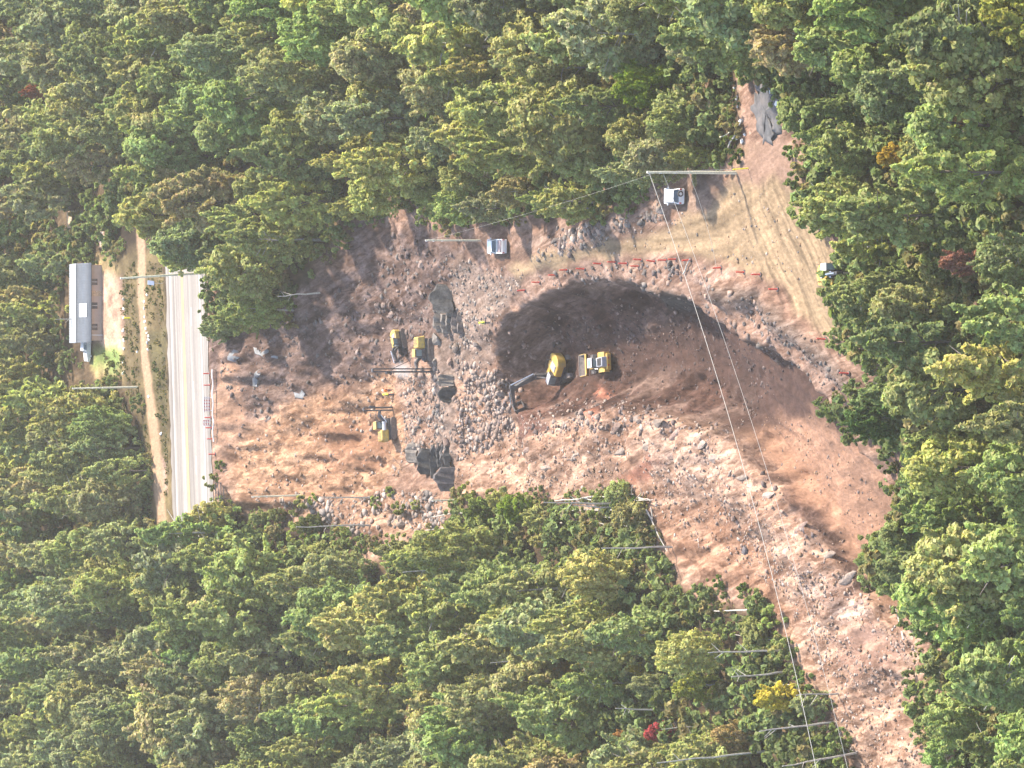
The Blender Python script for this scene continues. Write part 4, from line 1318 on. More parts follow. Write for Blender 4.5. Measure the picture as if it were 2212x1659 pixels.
def drill_rig(px, py, heading, mast_h, label, mast_x=0.0, tilt=0.0, glass='tint_glass'):
    p = W(px, py)
    e = empty('drill_rig', p, (0, 0, heading))
    for sx in (-1, 1):
        track(e, sx * 1.0, 3.4, .8, .42)
    MB().box((0, -.1, .95), (1.6, 3.2, .4), bevel=.05).build('chassis', 'dark_steel', e)
    hood = MB().frustum((.1, -1.1, 1.16), (1.9, 1.9), (1.6, 1.6), 1.15, (0, .05), .12).build('engine_hood', 'worn_yellow', e)
    b = MB()
    for k in range(5):
        b.box((.1, -1.6 + k * .22, 2.34), (1.1, .08, .05))
    b.build('grille', 'dark_steel', hood)
    cab = MB().frustum((-.4, .55, 1.16), (1.1, 1.25), (1.0, 1.05), 1.6, (0, -.05), .07).build('cab', 'dark_steel', e)
    MB().box((-.4, .5, 2.82), (1.15, 1.2, .12), bevel=.04).build('roof', 'worn_yellow', cab)
    MB().box((-.4, 1.16, 2.15), (.85, .04, .95)).build('windshield', glass, cab)
    for sx in (-1, 1):
        MB().box((-.4 + sx * .545, .52, 2.2), (.04, .9, .85)).build('side_window', glass, cab)
    MB().cyl((.75, -.3, 1.75), (.75, 1.0, 1.75), .32, 14).build('air_tank', 'pale_grey', e)
    boom = MB().tube([(.25, .9, 1.4), (.2, 1.9, 2.3), (mast_x, 2.7, 2.2)], [.3, .27, .24], 8).build('boom', 'dark_steel', e)
    MB().cyl((.5, .9, 1.2), (.3, 2.2, 2.2), .08, 8).build('boom_cylinder', 'chrome', boom)
    m = empty('mast', (mast_x, 2.95, 0), (0, tilt, 0))
    m.parent = e
    b = MB()
    for sx in (-1, 1):
        for sy in (-1, 1):
            b.box((sx * .26, sy * .2, mast_h / 2), (.16, .16, mast_h))
    k = 0
    while k * .6 < mast_h - .6:
        z0 = k * .6
        for sy in (-1, 1):
            b.cyl((-.26, sy * .2, z0), (.26, sy * .2, z0 + .6), .05, 4)
        k += 1
    b.build('feed_beam', 'dark_steel', m)
    MB().box((0, .3, mast_h * .72), (.5, .42, .9), bevel=.05).build('drill_head', 'dark_steel', m)
    MB().cyl((0, .3, -.1), (0, .3, mast_h * .7), .06, 8).build('drill_rod', 'track_steel', m)
    MB().box((0, 0, mast_h), (.5, .45, .2), bevel=.03).build('mast_head', 'dark_steel', m)
    MB().tube([(.6, .3, 1.7), (.8, 1.6, 3.2), (.5, 2.6, mast_h * .62), (.1, 3.2, mast_h * .7)], .05, 6).build('hose', 'black_rubber', e)
    return tag(e, label, 'drill rig')
drill_rig(930, 756, math.radians(93), 9.0, 'yellow drill rig with tall black mast beside the grey layered outcrop', tilt=math.radians(2))
drill_rig(850, 926, math.radians(-84), 4.6, 'yellow drill rig with short mast on the bench below the orange slope', mast_x=.3, tilt=math.radians(-8))

# ------------------------------------------------------------------ road vehicles
def car(px, py, heading, kind, label, cat, base=None, spare=False):
    p = base or W(px, py)
    nrm = normal_at(p.x, p.y, 1.6)
    e = empty({'suv': 'sport_utility_car', 'pickup': 'pickup_truck'}[kind], p)
    q = Vector((0, 0, 1)).rotation_difference(nrm) @ Quaternion((0, 0, 1), heading)
    e.rotation_mode = 'QUATERNION'
    e.rotation_quaternion = q
    L, Wd = (4.7, 1.92) if kind == 'suv' else (5.6, 1.98)
    h = L / 2
    if kind == 'suv':
        side = [(-h, .45), (-h, .95), (-h + .05, 1.08), (h - 1.25, 1.08), (h - .2, .95), (h, .8), (h, .42), (h - .5, .34), (-h + .4, .34)]
    else:
        side = [(-h + 2.05, .45), (-h + 2.05, 1.12), (h - 1.45, 1.12), (h - .2, 1.02), (h, .85), (h, .45), (h - .5, .36), (-h + 2.3, .36)]
    body = MB().prism(side, -Wd / 2, Wd / 2, .07).build('body', 'white_paint', e)
    if kind == 'suv':
        cab = MB().frustum((0, -.72, 1.07), (Wd - .1, 3.1), (Wd - .42, 2.45), .68, (0, .02), .08).build('cabin', 'white_paint', e)
        y0, y1, yt0, yt1 = -2.27, .83, -1.92, .53
    else:
        cab = MB().frustum((0, .25, 1.1), (Wd - .1, 2.0), (Wd - .38, 1.35), .68, (0, -.05), .08).build('cabin', 'white_paint', e)
        y0, y1, yt0, yt1 = -.75, 1.25, -.48, .88
    zl, zh = 1.14, 1.70
    def pane(name, a, b_, c_, d_, push):
        vs = [Vector(v) for v in (a, b_, c_, d_)]
        n_ = Vector(push)
        vs2 = [v + n_ * .035 for v in vs]
        me_ = bpy.data.meshes.new(name)
        me_.from_pydata([tuple(v - n_ * .02) for v in vs] + [tuple(v) for v in vs2], [], [(3, 2, 1, 0), (4, 5, 6, 7), (0, 1, 5, 4), (1, 2, 6, 5), (2, 3, 7, 6), (3, 0, 4, 7)])
        obj(name, me_, 'dark_glass', cab)
    wl, wh = Wd / 2 - .12, Wd / 2 - .26
    pane('windshield', (-wl, y1 - .02, zl), (wl, y1 - .02, zl), (wh, yt1 + .06, zh - .03), (-wh, yt1 + .06, zh - .03), (0, .9, .45))
    pane('rear_window', (-wl, y0 + .02, zl), (wl, y0 + .02, zl), (wh, yt0 - .06, zh - .03), (-wh, yt0 - .06, zh - .03), (0, -.9, .45))
    for sx in (-1, 1):
        ym = (y0 + y1) / 2
        for a_, b_ in ((y0 + .42, ym - .06), (ym + .06, y1 - .42)):
            f0, f1 = (a_ - y0) / (y1 - y0), (b_ - y0) / (y1 - y0)
            pane('side_window', (sx * (Wd / 2 - .06), a_, zl), (sx * (Wd / 2 - .06), b_, zl), (sx * (Wd / 2 - .19), yt0 + (yt1 - yt0) * f1, zh - .06), (sx * (Wd / 2 - .19), yt0 + (yt1 - yt0) * f0, zh - .06), (sx, 0, .3))
        MB().box((sx * (Wd / 2 + .1), y1 - .35, 1.2), (.2, .12, .16), bevel=.03).build('mirror', 'white_paint', body)
        MB().box((sx * .72, h - .03, .74), (.4, .1, .16), bevel=.03).build('headlight', 'white_panel', body)
        if kind == 'suv':
            MB().box((sx * .84, -h + .02, .88), (.16, .08, .3), bevel=.02).build('tail_lamp', 'tail_red', body)
        for yy in (-h + .95, h - .95):
            wheel(e, (sx * (Wd / 2 - .12), yy, .36), .36, .24, 'pale_grey')
    MB().box((0, h, .5), (Wd - .1, .16, .2), bevel=.04).build('bumper', 'grey_paint', body)
    MB().box((0, -h, .5), (Wd - .1, .2, .2), bevel=.04).build('bumper', 'pale_grey' if kind == 'pickup' else 'white_paint', body)
    if spare:
        sp = wheel(e, (.28, -h - .14, .98), .36, .2, 'white_paint', 'spare_wheel')
        sp.rotation_euler = (0, 0, math.radians(90))
    if kind == 'pickup':
        bed = MB().box((0, -h + 1.02, .62), (Wd - .1, 2.04, .3), bevel=.03).build('bed', 'white_paint', e)
        for sx in (-1, 1):
            MB().box((sx * (Wd / 2 - .07), -h + 1.02, .92), (.14, 2.04, .4), bevel=.03).build('bed_side', 'white_paint', bed)
        MB().box((0, -h + .05, .9), (Wd - .3, .1, .42), bevel=.02).build('tailgate', 'white_paint', bed)
        MB().box((0, -h + 1.4, .86), (Wd - .34, 1.0, .22), bevel=.04).build('bed_load', 'bed_load', bed)
        MB().box((0, -h + .55, .82), (Wd - .34, .55, .14), bevel=.03).build('bed_mat', 'black_rubber', bed)
        for sx in (-1, 1):
            MB().box((sx * .88, -h - .01, .9), (.13, .08, .28)).build('tail_lamp', 'tail_red', bed)
    return tag(e, label, cat)
car(1466, 424, math.radians(-3), 'suv', 'white sport utility car with spare wheel parked under the roadside pole', 'car', spare=True)
car(1083, 532, math.radians(-2), 'pickup', 'white pickup truck with loaded bed parked beside the trees', 'pickup')
car(197, 752, math.radians(88), 'suv', 'white car parked beside the grey metal roofed house', 'car')

# ------------------------------------------------------------------ poles and wires
def utility_pole(top, base, label, r=.17, cross=None, name='utility_pole'):
    p = W(*base)
    t_ = at_y(top[0], top[1], p.y)
    d = t_ - p
    e = empty(name, p)
    n = 5
    MB().tube([d * -.04] + [d * (k / n) for k in range(1, n + 1)], [r * (1.15 - .4 * k / n) for k in range(n + 1)], 10).build('pole', 'pole_wood', e)
    MB().cyl(d * 1.0, d * 1.012, r * .85, 10).build('cap', 'wire_metal', e)
    b = MB()
    for f in (.985, .86, .70):
        b.cyl(d * f + Vector((-.12, -.3, 0)), d * f + Vector((-.12, .3, 0)), .045, 8)
    b.build('insulator', 'pale_grey', e)
    tag(e, label, 'utility pole')
    return p, t_
pB, tB = utility_pole((1400, 372), (1590, 373), 'tall pale utility pole beside the white car carrying the long wires', .19)
utility_pole((262, 601), (437, 590), 'tall leaning utility pole rising at the near edge of the highway', .19)
pD, tD = utility_pole((920, 519), (1038, 519), 'thin utility pole standing just behind the white pickup truck', .13)
utility_pole((158, 839), (298, 836), 'leaning utility pole at the lower end of the yard beyond the highway', .17)
utility_pole((545, 1073), (648, 1070), 'short pale pole standing over the lower edge of the orange slope', .13)
utility_pole((934, 1081), (992, 1080), 'short pale pole at the foot of the dark slate outcrop', .12)
def wire(a, b_, sag, r, label, group=None):
    a, b_ = Vector(a), Vector(b_)
    n = 28
    pts = []
    for k in range(n + 1):
        f = k / n
        q = a.lerp(b_, f)
        q.z -= sag * 4 * f * (1 - f)
        pts.append(q - a)
    tag(MB().tube(pts, r, 5).build('overhead_wire', 'wire_metal', None, a), label, 'overhead wire', group)
Yn = 348.0
wA = at_y(1770, 1690, Yn)
wire(tB + Vector((-.1, 0, -.15)), at_y(1775, 1720, 352), 1.6, .030, 'topmost overhead wire running from the pole by the white car over the cut')
wire(tB.lerp(pB, .17) + Vector((-.1, 0, 0)), at_y(1845, 1720, 352), 1.6, .022, 'second overhead wire crossing the cut below the topmost one')
wire(tB.lerp(pB, .46) + Vector((-.1, 0, 0)), at_y(1560, 690, 395), .9, .022, 'thin low wire running from the pole by the white car towards the cut rim')
wire(tD + Vector((0, 0, -.3)), tB.lerp(pB, .1), 1.2, .009, 'dark slack wire between the two poles above the works')
b = MB()
p = W(1616, 363)
t_ = at_y(1583, 366, p.y)
e = empty('guy_wire', p)
MB().tube([Vector((0, 0, -.2)), (t_ - p)], .075, 8).build('guard', 'bright_yellow', e)
MB().tube([(t_ - p) * .98, (tB - p) * .95], .022, 5).build('wire', 'wire_metal', e)
tag(e, 'bright yellow guy wire guard slanting beside the utility pole', 'guy wire')

# ------------------------------------------------------------------ delineators, barricade, rail, gate, sign
def delineator(px, py, label, group, H=1.12, lean=0.0):
    p = W(px, py)
    e = empty('delineator_post', p, (lean * .6, lean, random.uniform(0, 6.28)))
    MB().plate([(.3 * math.cos(k * math.pi / 4), .3 * math.sin(k * math.pi / 4)) for k in range(8)], -.03, .09, .02).build('base', 'black_rubber', e)
    MB().tube([(0, 0, .08), (0, 0, .2), (0, 0, H - .12), (0, 0, H)], [.13, .1, .085, .06], 10).build('tube', 'red_plastic', e)
    b = MB()
    for z0 in (H * .58, H * .78):
        b.cyl((0, 0, z0), (0, 0, z0 + .09), .097, 10)
    b.build('band', 'red_plastic', e)
    tag(e, label, 'delineator', group)
ORD = ['first', 'second', 'third', 'fourth', 'fifth', 'sixth', 'seventh', 'eighth', 'ninth', 'tenth', 'eleventh', 'twelfth', 'thirteenth', 'fourteenth', 'fifteenth', 'sixteenth', 'seventeenth', 'eighteenth', 'nineteenth', 'twentieth']
for i, q in enumerate([(453, 807), (454, 832), (456, 902), (458, 924), (461, 948), (465, 981)]):
    delineator(*q, f'red delineator post on the washed out highway edge, {ORD[i]} counted downward', 'delineators along the highway edge')
for i, q in enumerate([(1134, 627), (1166, 610), (1202, 594), (1226, 583), (1263, 581), (1299, 570), (1330, 566), (1355, 569), (1386, 561), (1380, 575), (1415, 565), (1440, 562), (1461, 560), (1492, 561), (1558, 578), (1608, 588), (1643, 593), (1680, 625), (1784, 733), (1834, 807)]):
    delineator(*q, f'red delineator post along the rim of the cut, {ORD[i]} from the large excavator end', 'delineators along the rim of the cut', 1.2, random.uniform(-.12, .12))
def barricade(px, py, w, label):
    p = W(px, py)
    e = empty('barricade', p, (0, 0, random.uniform(-.05, .05)))
    for sx in (-1, 1):
        MB().box((sx * w * .42, 0, .65), (.07, .07, 1.3)).box((sx * w * .42, 0, .04), (.08, 1.0, .08)).build('upright', 'pale_grey', e)
    for k in range(3):
        bd_ = MB().box((0, -.06, .38 + k * .38), (w, .04, .26), bevel=.01).build('board', 'barrier_white', e)
        for j in range(int(w / .5)):
            MB().box((-w / 2 + .3 + j * .5, -.085, .38 + k * .38), (.12, .012, .25), Matrix.Rotation(.6, 3, 'Y')).build('stripe', 'red_plastic', bd_)
    tag(e, label, 'barricade')
barricade(456, 873, 2.4, 'wide white barricade on the highway edge between the red delineators')
barricade(455, 913, 1.0, 'small white barricade on the highway edge beside a red delineator')
pts = [W(466 + (y_ - 800) * .012, y_) for y_ in range(798, 960, 6)]
e = empty('guardrail', pts[0])
MB().tube([q + Vector((0, 0, .55 + .08 * math.sin(i * .9))) - pts[0] for i, q in enumerate(pts)], .12, 6).build('rail', 'barrier_white', e)
for i, q in enumerate(pts[::4]):
    MB().box(q - pts[0] + Vector((0, 0, .25)), (.12, .12, .8)).build('post', 'plank_wood', e)
tag(e, 'pale sagging guardrail along the washed out edge of the highway', 'guardrail')
p = W(488, 1060)
e = empty('metal_gate', p, (0, 0, .1))
for sx in (-1, 1):
    MB().cyl((sx * 1.25, 0, -.3), (sx * 1.25, 0, 1.9), .07, 8).build('post', 'dark_steel', e)
for k in range(4):
    MB().cyl((-1.25, 0, .35 + k * .45), (1.25, .0, .42 + k * .45), .06, 8).build('bar', 'dark_steel', e)
MB().cyl((-.5, .05, .35), (-.45, .05, 1.75), .03, 6).build('brace', 'dark_steel', e)
tag(e, 'dark four barred metal gate at the lower end of the washed out highway edge', 'gate')
p = W(352, 612)
e = empty('road_sign', p)
MB().cyl((0, 0, -.3), (0, 0, 2.3), .04, 8).build('post', 'wire_metal', e)
MB().box((0.05, -.05, 2.1), (.75, .04, 1.1), Matrix.Rotation(.35, 3, 'Z') @ Matrix.Rotation(.12, 3, 'Y'), .01).build('panel', 'blue_sign', e)
tag(e, 'pale blue white road sign beside the dirt drive', 'road sign')
p = W(281, 687)
e = empty('marker_post', p)
MB().cyl((0, 0, -.2), (0, 0, .95), .14, 10).build('post', 'bright_yellow', e)
MB().cyl((0, 0, .95), (0, 0, 1.05), .1, 10).build('cap', 'bright_yellow', e)
tag(e, 'short bright yellow marker post beside the row of white stones', 'marker post')
p = W(1905, 735) if False else None

# ------------------------------------------------------------------ house and shed
p = W(220, 664)
e = empty('house', (p.x + .8, p.y, p.z - .05))
Lh, Dn, Df, eav = 13.0, 4.2, 4.5, 2.2
rz_ = eav + Dn * math.tan(math.radians(15))
fz = rz_ - Df * math.tan(math.radians(2.5))
wl = MB().box((0, .06, eav / 2), (Lh, .12, eav)).build('front_wall', 'tan_siding', e)
MB().box((0, Dn + Df, fz / 2), (Lh, .12, fz)).build('back_wall', 'tan_siding', e)
for sx in (-1, 1):
    MB().prism([(.1, 0), (.1, eav), (Dn, rz_ - .02), (Dn + Df - .05, fz - .02), (Dn + Df - .05, 0)], sx * Lh / 2 - .06, sx * Lh / 2 + .06).build('side_wall', 'tan_siding', e)
for xx in (-4.2, -.5, 3.6):
    w_ = MB().box((xx, -.02, 1.35), (1.1, .08, 1.0)).build('window', 'dark_glass', e)
    MB().box((xx, -.05, 1.35), (.06, .06, 1.0)).build('mullion', 'white_panel', w_)
d_ = MB().box((1.6, -.02, 1.0), (.95, .08, 2.0)).build('door', 'plank_wood', e)
MB().cyl((1.95, -.1, 1.0), (1.95, -.02, 1.0), .05, 8).build('handle', 'chrome', d_)
def roof_slope(name, y0, z0, y1, z1, mat, step):
    n = int((Lh + .8) / step)
    vs, fs = [], []
    for i in range(n * 2 + 1):
        X = -Lh / 2 - .4 + (Lh + .8) * i / (2 * n)
        o_ = .05 if i % 2 else 0
        vs += [(X, y0, z0 + o_), (X, y1, z1 + o_), (X, y0, z0 - .1), (X, y1, z1 - .1)]
    for i in range(n * 2):
        a = 4 * i
        fs += [(a, a + 4, a + 5, a + 1), (a + 2, a + 3, a + 7, a + 6), (a, a + 2, a + 6, a + 4), (a + 1, a + 5, a + 7, a + 3)]
    return obj(name, np_mesh(name, vs, fs), mat, e)
r1_ = roof_slope('roof', -.45, eav - .1, Dn, rz_ + .04, 'roof_metal', .45)
roof_slope('back_roof', Dn + .05, rz_ + .05, Dn + Df + .4, fz + .04, 'roof_pale', .45)
MB().box((0, Dn, rz_ + .12), (Lh + .7, .3, .06), bevel=.02).build('ridge_cap', 'roof_pale', r1_)
MB().box((-1.3, 1.9, eav + (2.35) * math.tan(math.radians(15)) + .02), (2.3, 2.4, .06), Matrix.Rotation(math.radians(15), 3, 'X')).build('roof_patch', 'white_panel', r1_)
MB().cyl((-5.6, -.4, 0), (-5.6, -.4, eav - .15), .06, 8).build('porch_post', 'white_panel', e)
tag(e, 'long low house with grey corrugated metal roof beyond the highway', 'house')
p = W(184, 474)
e = empty('wooden_shed', p, (0, 0, .05))
for sx in (-1, 1):
    for yy in (0, 1.8):
        MB().box((sx * 1.3, yy, 1.2), (.16, .16, 2.6)).build('post', 'plank_wood', e)
    for k in range(8):
        MB().box((sx * 1.36, .9, .2 + k * .3), (.05, 1.8, .27)).build('plank', 'plank_wood', e)
for k in range(8):
    MB().box((0, 1.9, .2 + k * .3), (2.6, .05, .27)).build('plank', 'plank_wood', e)
for zz in (.35, 1.25, 2.4):
    MB().box((0, -.06, zz), (2.75, .1, .2)).build('rail', 'plank_wood', e)
MB().box((0, .9, 2.58), (2.95, 2.3, .1), Matrix.Rotation(.08, 3, 'X')).build('roof', 'plank_wood', e)
MB().box((.2, .8, .7), (1.3, .8, .9), bevel=.05).build('stored_box', 'bed_load', e)
tag(e, 'small open fronted wooden shed among trees beyond the highway', 'shed')

# ------------------------------------------------------------------ rocks
def rock_mesh(seed, sub=2, squash=(1, 1, 1), amp=.28):
    r = random.Random(seed)
    bm = bmesh.new()
    bmesh.ops.create_icosphere(bm, subdivisions=sub, radius=1)
    planes = [(Vector((r.gauss(0, 1), r.gauss(0, 1), r.gauss(0, 1))).normalized(), r.uniform(.48, .85)) for _ in range(14)]
    for v in bm.verts:
        for n_, d_ in planes:
            k = v.co.dot(n_) - d_
            if k > 0:
                v.co -= n_ * k
        v.co *= 1 + r.uniform(-amp, amp) * .3
        v.co = Vector((v.co.x * squash[0], v.co.y * squash[1], v.co.z * squash[2]))
    me = bpy.data.meshes.new('boulder')
    bm.to_mesh(me)
    bm.free()
    return me
ROCKS = {}
for mname in ('pink_stone', 'pale_stone', 'grey_stone', 'brown_stone', 'dark_stone', 'slate_tan', 'painted_stone'):
    ROCKS[mname] = []
    for k in range(6):
        me = rock_mesh(hash(mname) % 50 + k * 7 + 1 if False else len(mname) * 10 + k, 2, (1, random.uniform(.7, 1.1), random.uniform(.55, .9)))
        me.materials.append(MAT[mname])
        ROCKS[mname].append(me)
def boulder(p, s, mat, label, group=None, name='boulder', cat='boulder', scl=None):
    o = bpy.data.objects.new(name, random.choice(ROCKS[mat]))
    C.objects.link(o)
    o.location = p + Vector((0, 0, s * .22))
    o.rotation_euler = (random.uniform(-.4, .4), random.uniform(-.4, .4), random.uniform(0, 6.28))
    o.scale = scl or (s * random.uniform(.85, 1.25), s * random.uniform(.8, 1.1), s * random.uniform(.8, 1.2))
    return tag(o, label, cat, group)
boulder(W(948, 735), 1.25, 'slate_tan', 'big tan boulder right beside the tall masted drill rig')
boulder(W(988, 753), 1.0, 'pale_stone', 'largest pale boulder on the gravel bench under the layered outcrop')
boulder(W(974, 782), .85, 'pink_stone', 'reddish boulder on the gravel bench next to the largest pale boulder')
boulder(W(941, 781), .65, 'slate_tan', 'greyish tan boulder at the foot of the tall drill mast')
boulder(W(900, 780), .5, 'pale_stone', 'pale yellow boulder beneath the tall masted drill rig')
boulder(W(966, 955), .9, 'pink_stone', 'pink boulder on top of the dark slate outcrop')
boulder(W(870, 1133), .9, 'pale_stone', 'whitish boulder at the lower tip of the rubble bank')
boulder(W(905, 1150), .7, 'pale_stone', 'second whitish boulder at the lower tip of the rubble bank')
boulder(W(1612, 1188), .8, 'dark_stone', 'dark boulder alone on the rubble slope above the wood')
boulder(W(1345, 470), .75, 'pale_stone', 'pale upright boulder at the wood edge near the white car')
boulder(W(1030, 745), .7, 'grey_stone', 'grey boulder between the outcrop and the edge of the cut')
ZB = [([(1000, 800), (1060, 790), (1110, 830), (1100, 880), (1010, 880)], 34, (.22, .85), 'pale_stone', 'pale angular boulder in the rockfall beside the large excavator', 'boulders in the rockfall beside the large excavator'),
      ([(880, 810), (935, 800), (940, 950), (885, 930)], 26, (.25, .5), 'pink_stone', 'pinkish stone on the bench between the two drill rigs', 'stones between the drill rigs'),
      ([(1060, 690), (1120, 700), (1170, 770), (1120, 800), (1060, 770)], 24, (.22, .5), 'pink_stone', 'small pink boulder on the dark earth beside the large excavator', 'small boulders on the dark earth of the cut'),
      ([(1220, 575), (1480, 565), (1480, 605), (1220, 610)], 26, (.3, .65), 'grey_stone', 'grey boulder lined up along the rim of the cut', 'grey boulders along the rim of the cut'),
      ([(1160, 500), (1420, 455), (1420, 475), (1180, 535)], 26, (.3, .75), 'grey_stone', 'grey boulder heaped along the wood edge above the haul road', 'grey boulders along the wood edge'),
      ([(1190, 890), (1330, 880), (1480, 905), (1560, 940), (1400, 940), (1200, 930)], 30, (.25, .6), 'pale_stone', 'pale boulder along the lower side of the cut', 'pale boulders along the lower side of the cut'),
      ([(560, 1085), (760, 1100), (930, 1090), (940, 1140), (780, 1155), (640, 1115)], 30, (.28, .7), 'pale_stone', 'pale boulder in the rubble bank below the orange slope', 'pale boulders in the rubble bank'),
      ([(700, 720), (830, 650), (900, 560), (950, 600), (860, 760), (720, 800)], 34, (.3, .75), 'brown_stone', 'brown boulder on the shaded washout slope', 'brown boulders on the shaded washout'),
      ([(1420, 1100), (1600, 1110), (1700, 1250), (1560, 1250), (1460, 1180)], 26, (.2, .38), 'pink_stone', 'pink boulder on the long rubble slope', 'pink boulders on the long rubble slope'),
      ([(1820, 1430), (1930, 1440), (1990, 1650), (1890, 1650)], 24, (.2, .4), 'pink_stone', 'pink boulder in the narrow lower end of the rubble slope', 'pink boulders at the lower end of the slope'),
      ([(1575, 650), (1640, 655), (1750, 750), (1720, 780), (1600, 700)], 22, (.2, .4), 'grey_stone', 'grey stone on the gravel berm beside the haul road', 'grey stones on the gravel berm')]
def in_poly(pl):
    pa = np.asarray(pl)
    while True:
        X = random.uniform(pa[:, 0].min(), pa[:, 0].max())
        Y = random.uniform(pa[:, 1].min(), pa[:, 1].max())
        if poly_sd(pl, np.array([X]), np.array([Y]))[0] > 0:
            return X, Y
for pl, n, (s0, s1), mat, lab, grp in ZB:
    for k in range(n):
        q = in_poly(pl)
        s = s0 + (s1 - s0) * random.random() ** 2.2
        boulder(W(*q), s, mat, lab, grp)
for i, q in enumerate([(268, 646), (268, 666), (268, 686), (267, 714), (268, 735), (269, 753), (267, 782), (267, 806)]):
    boulder(W(*q), .42, 'painted_stone', f'white stone in the straight row beside the yard, {ORD[i]} counted downward', 'straight row of white stones', 'white_stone', 'stone')
for i, q in enumerate([(318, 637), (312, 652), (312, 667), (313, 685), (314, 695), (316, 709), (318, 719), (321, 726), (322, 734), (319, 740), (320, 755)]):
    boulder(W(*q), .36, 'painted_stone', f'white stone in the curved row along the dirt drive, {ORD[i]} counted downward', 'curved row of white stones', 'white_stone', 'stone')
boulder(W(297, 760), .3, 'painted_stone', 'lone white stone on the grass beside the dirt drive', None, 'white_stone', 'stone')
boulder(W(322, 857), .38, 'painted_stone', 'lone white stone lower down the dirt drive', None, 'white_stone', 'stone')
boulder(W(349, 936), .4, 'painted_stone', 'white stone beside the dirt turnout next to the highway', None, 'white_stone', 'stone')
for i, q in enumerate([(1587, 190), (1592, 212), (1594, 230), (1580, 248), (1602, 262), (1576, 283), (1610, 290), (1665, 200), (1680, 222), (1694, 208), (1704, 250), (1592, 300), (1604, 305)]):
    boulder(W(*q), random.uniform(.25, .5), 'painted_stone', 'white chunk of debris scattered beside the broken old road', 'white debris beside the old road', 'debris_chunk', 'debris')

# layered outcrop of grey rock slabs
def block(x0, x1, y0, y1, mat, label, depth=1.5, lean=.25, group=None):
    p = W(x1 - 1, (y0 + y1) / 2)
    sc_ = FOC / proj(p.x, p.y, p.z)[2]
    w_ = (y1 - y0) / sc_
    h_ = (x1 - x0) / sc_ / .9
    r = random.Random(int(x0 * 7 + y0))
    n = 7
    prof = []
    for k in range(n):
        prof.append((-w_ / 2 + w_ * k / (n - 1) + r.uniform(-.1, .1), -.25 + r.uniform(-.15, .15)))
    for k in range(n):
        f = k / (n - 1)
        prof.append((w_ / 2 - w_ * f, h_ * (1 - .30 * abs(2 * f - 1) ** 2.5) + r.uniform(-.16, .16) * h_ ** .6))
    bm = bmesh.new()
    layers = 3
    rings = []
    for j in range(layers + 1):
        yy = -depth * .35 + depth * j / layers
        rings.append([bm.verts.new((X * (1 - .12 * abs(j / layers - .4)) + r.uniform(-.12, .12), yy + r.uniform(-.2, .2), Z * (1 - .16 * abs(j / layers - .4)) + r.uniform(-.12, .12))) for X, Z in prof])
    m = len(prof)
    for j in range(layers):
        for k in range(m):
            bm.faces.new((rings[j][k], rings[j][(k + 1) % m], rings[j + 1][(k + 1) % m], rings[j + 1][k]))
    for rg in (rings[0], rings[-1]):
        for k in range(n - 1):
            bm.faces.new((rg[k], rg[k + 1], rg[m - 2 - k], rg[m - 1 - k]))
    bmesh.ops.recalc_face_normals(bm, faces=bm.faces[:])
    me = bpy.data.meshes.new('rock_slab')
    bm.to_mesh(me)
    bm.free()
    o = obj('rock_slab', me, mat, None, p, (-lean, 0, r.uniform(-.08, .08)))
    return tag(o, label, 'rock slab', group)
block(933, 978, 614, 678, 'slate', 'broad grey rock slab, uppermost of the layered outcrop by the tall drill rig', 1.1, .6)
for i, (q, m_) in enumerate([((939, 956, 678, 719), 'slate_tan'), ((953, 969, 677, 722), 'slate_tan'), ((965, 978, 667, 710), 'slate_tan'), ((976, 990, 674, 719), 'grey_stone'), ((989, 998, 674, 721), 'grey_stone')]):
    block(*q, m_, f'rounded grey tan bed of the layered outcrop under the broad slab, {ORD[i]} from its back', 1.0, .3)
block(947, 978, 809, 834, 'slate_tan', 'square grey block standing on the gravel bench edge', 1.0, .45)
block(950, 980, 836, 869, 'slate', 'jagged grey block just below the square block on the bench edge', 1.0, .4)
block(877, 901, 957, 1001, 'slate_tan', 'flat square tan slab at the lower left of the bench', .8, .8)
block(904, 929, 968, 1025, 'slate', 'tapering grey slab beside the flat square tan slab', 1.0, .5)
for i, q in enumerate([(931, 946, 959, 1034), (944, 953, 957, 1010), (952, 962, 960, 1012), (961, 971, 962, 1010)]):
    block(*q, 'slate', f'thin upright dark slate bed of the lower outcrop, {ORD[i]} from its back', .8, .3)
block(944, 980, 1010, 1062, 'dark_stone', 'black slate face at the low end of the lower outcrop', .9, .35)
for i, q in enumerate([(1340, 1395, 880, 960), (1400, 1460, 930, 985), (1480, 1530, 950, 1000)]):
    pass

# long pale beds standing out of the rock slope
sd_ang = math.atan2(-.97, .25) - math.pi / 2
BEDS = [(1330, 925, 2.6, .8), (1372, 905, 2.2, .7), (1420, 915, 3.0, .8), (1465, 935, 2.8, .7), (1400, 962, 2.4, .6), (1512, 962, 2.6, .7), (1450, 985, 2.2, .6), (1545, 990, 2.4, .6), (1340, 975, 2.0, .55), (1290, 950, 1.8, .5),
        (1600, 1030, 2.2, .55), (1660, 1070, 2.4, .6), (1730, 1140, 2.2, .55), (1790, 1200, 2.4, .6), (1830, 1250, 2.4, .7), (1860, 1300, 2.0, .6), (1240, 985, 1.8, .5), (1180, 1010, 1.8, .5), (1140, 970, 1.6, .5), (1100, 1010, 1.6, .45)]
for i, (px, py, L_, w_) in enumerate(BEDS):
    o = boulder(W(px, py) - Vector((0, 0, .12)), .6, 'pale_stone' if i % 3 else 'pink_stone', f'long pale bedrock rib on the rock slope, {ORD[i]} counting from the pit side', 'bedrock ribs on the rock slope', 'bedrock_rib', 'rock', scl=(w_, L_, w_ * .62))
    o.rotation_euler = (random.uniform(-.12, .12), random.uniform(-.2, .2), sd_ang + random.uniform(-.22, .22))
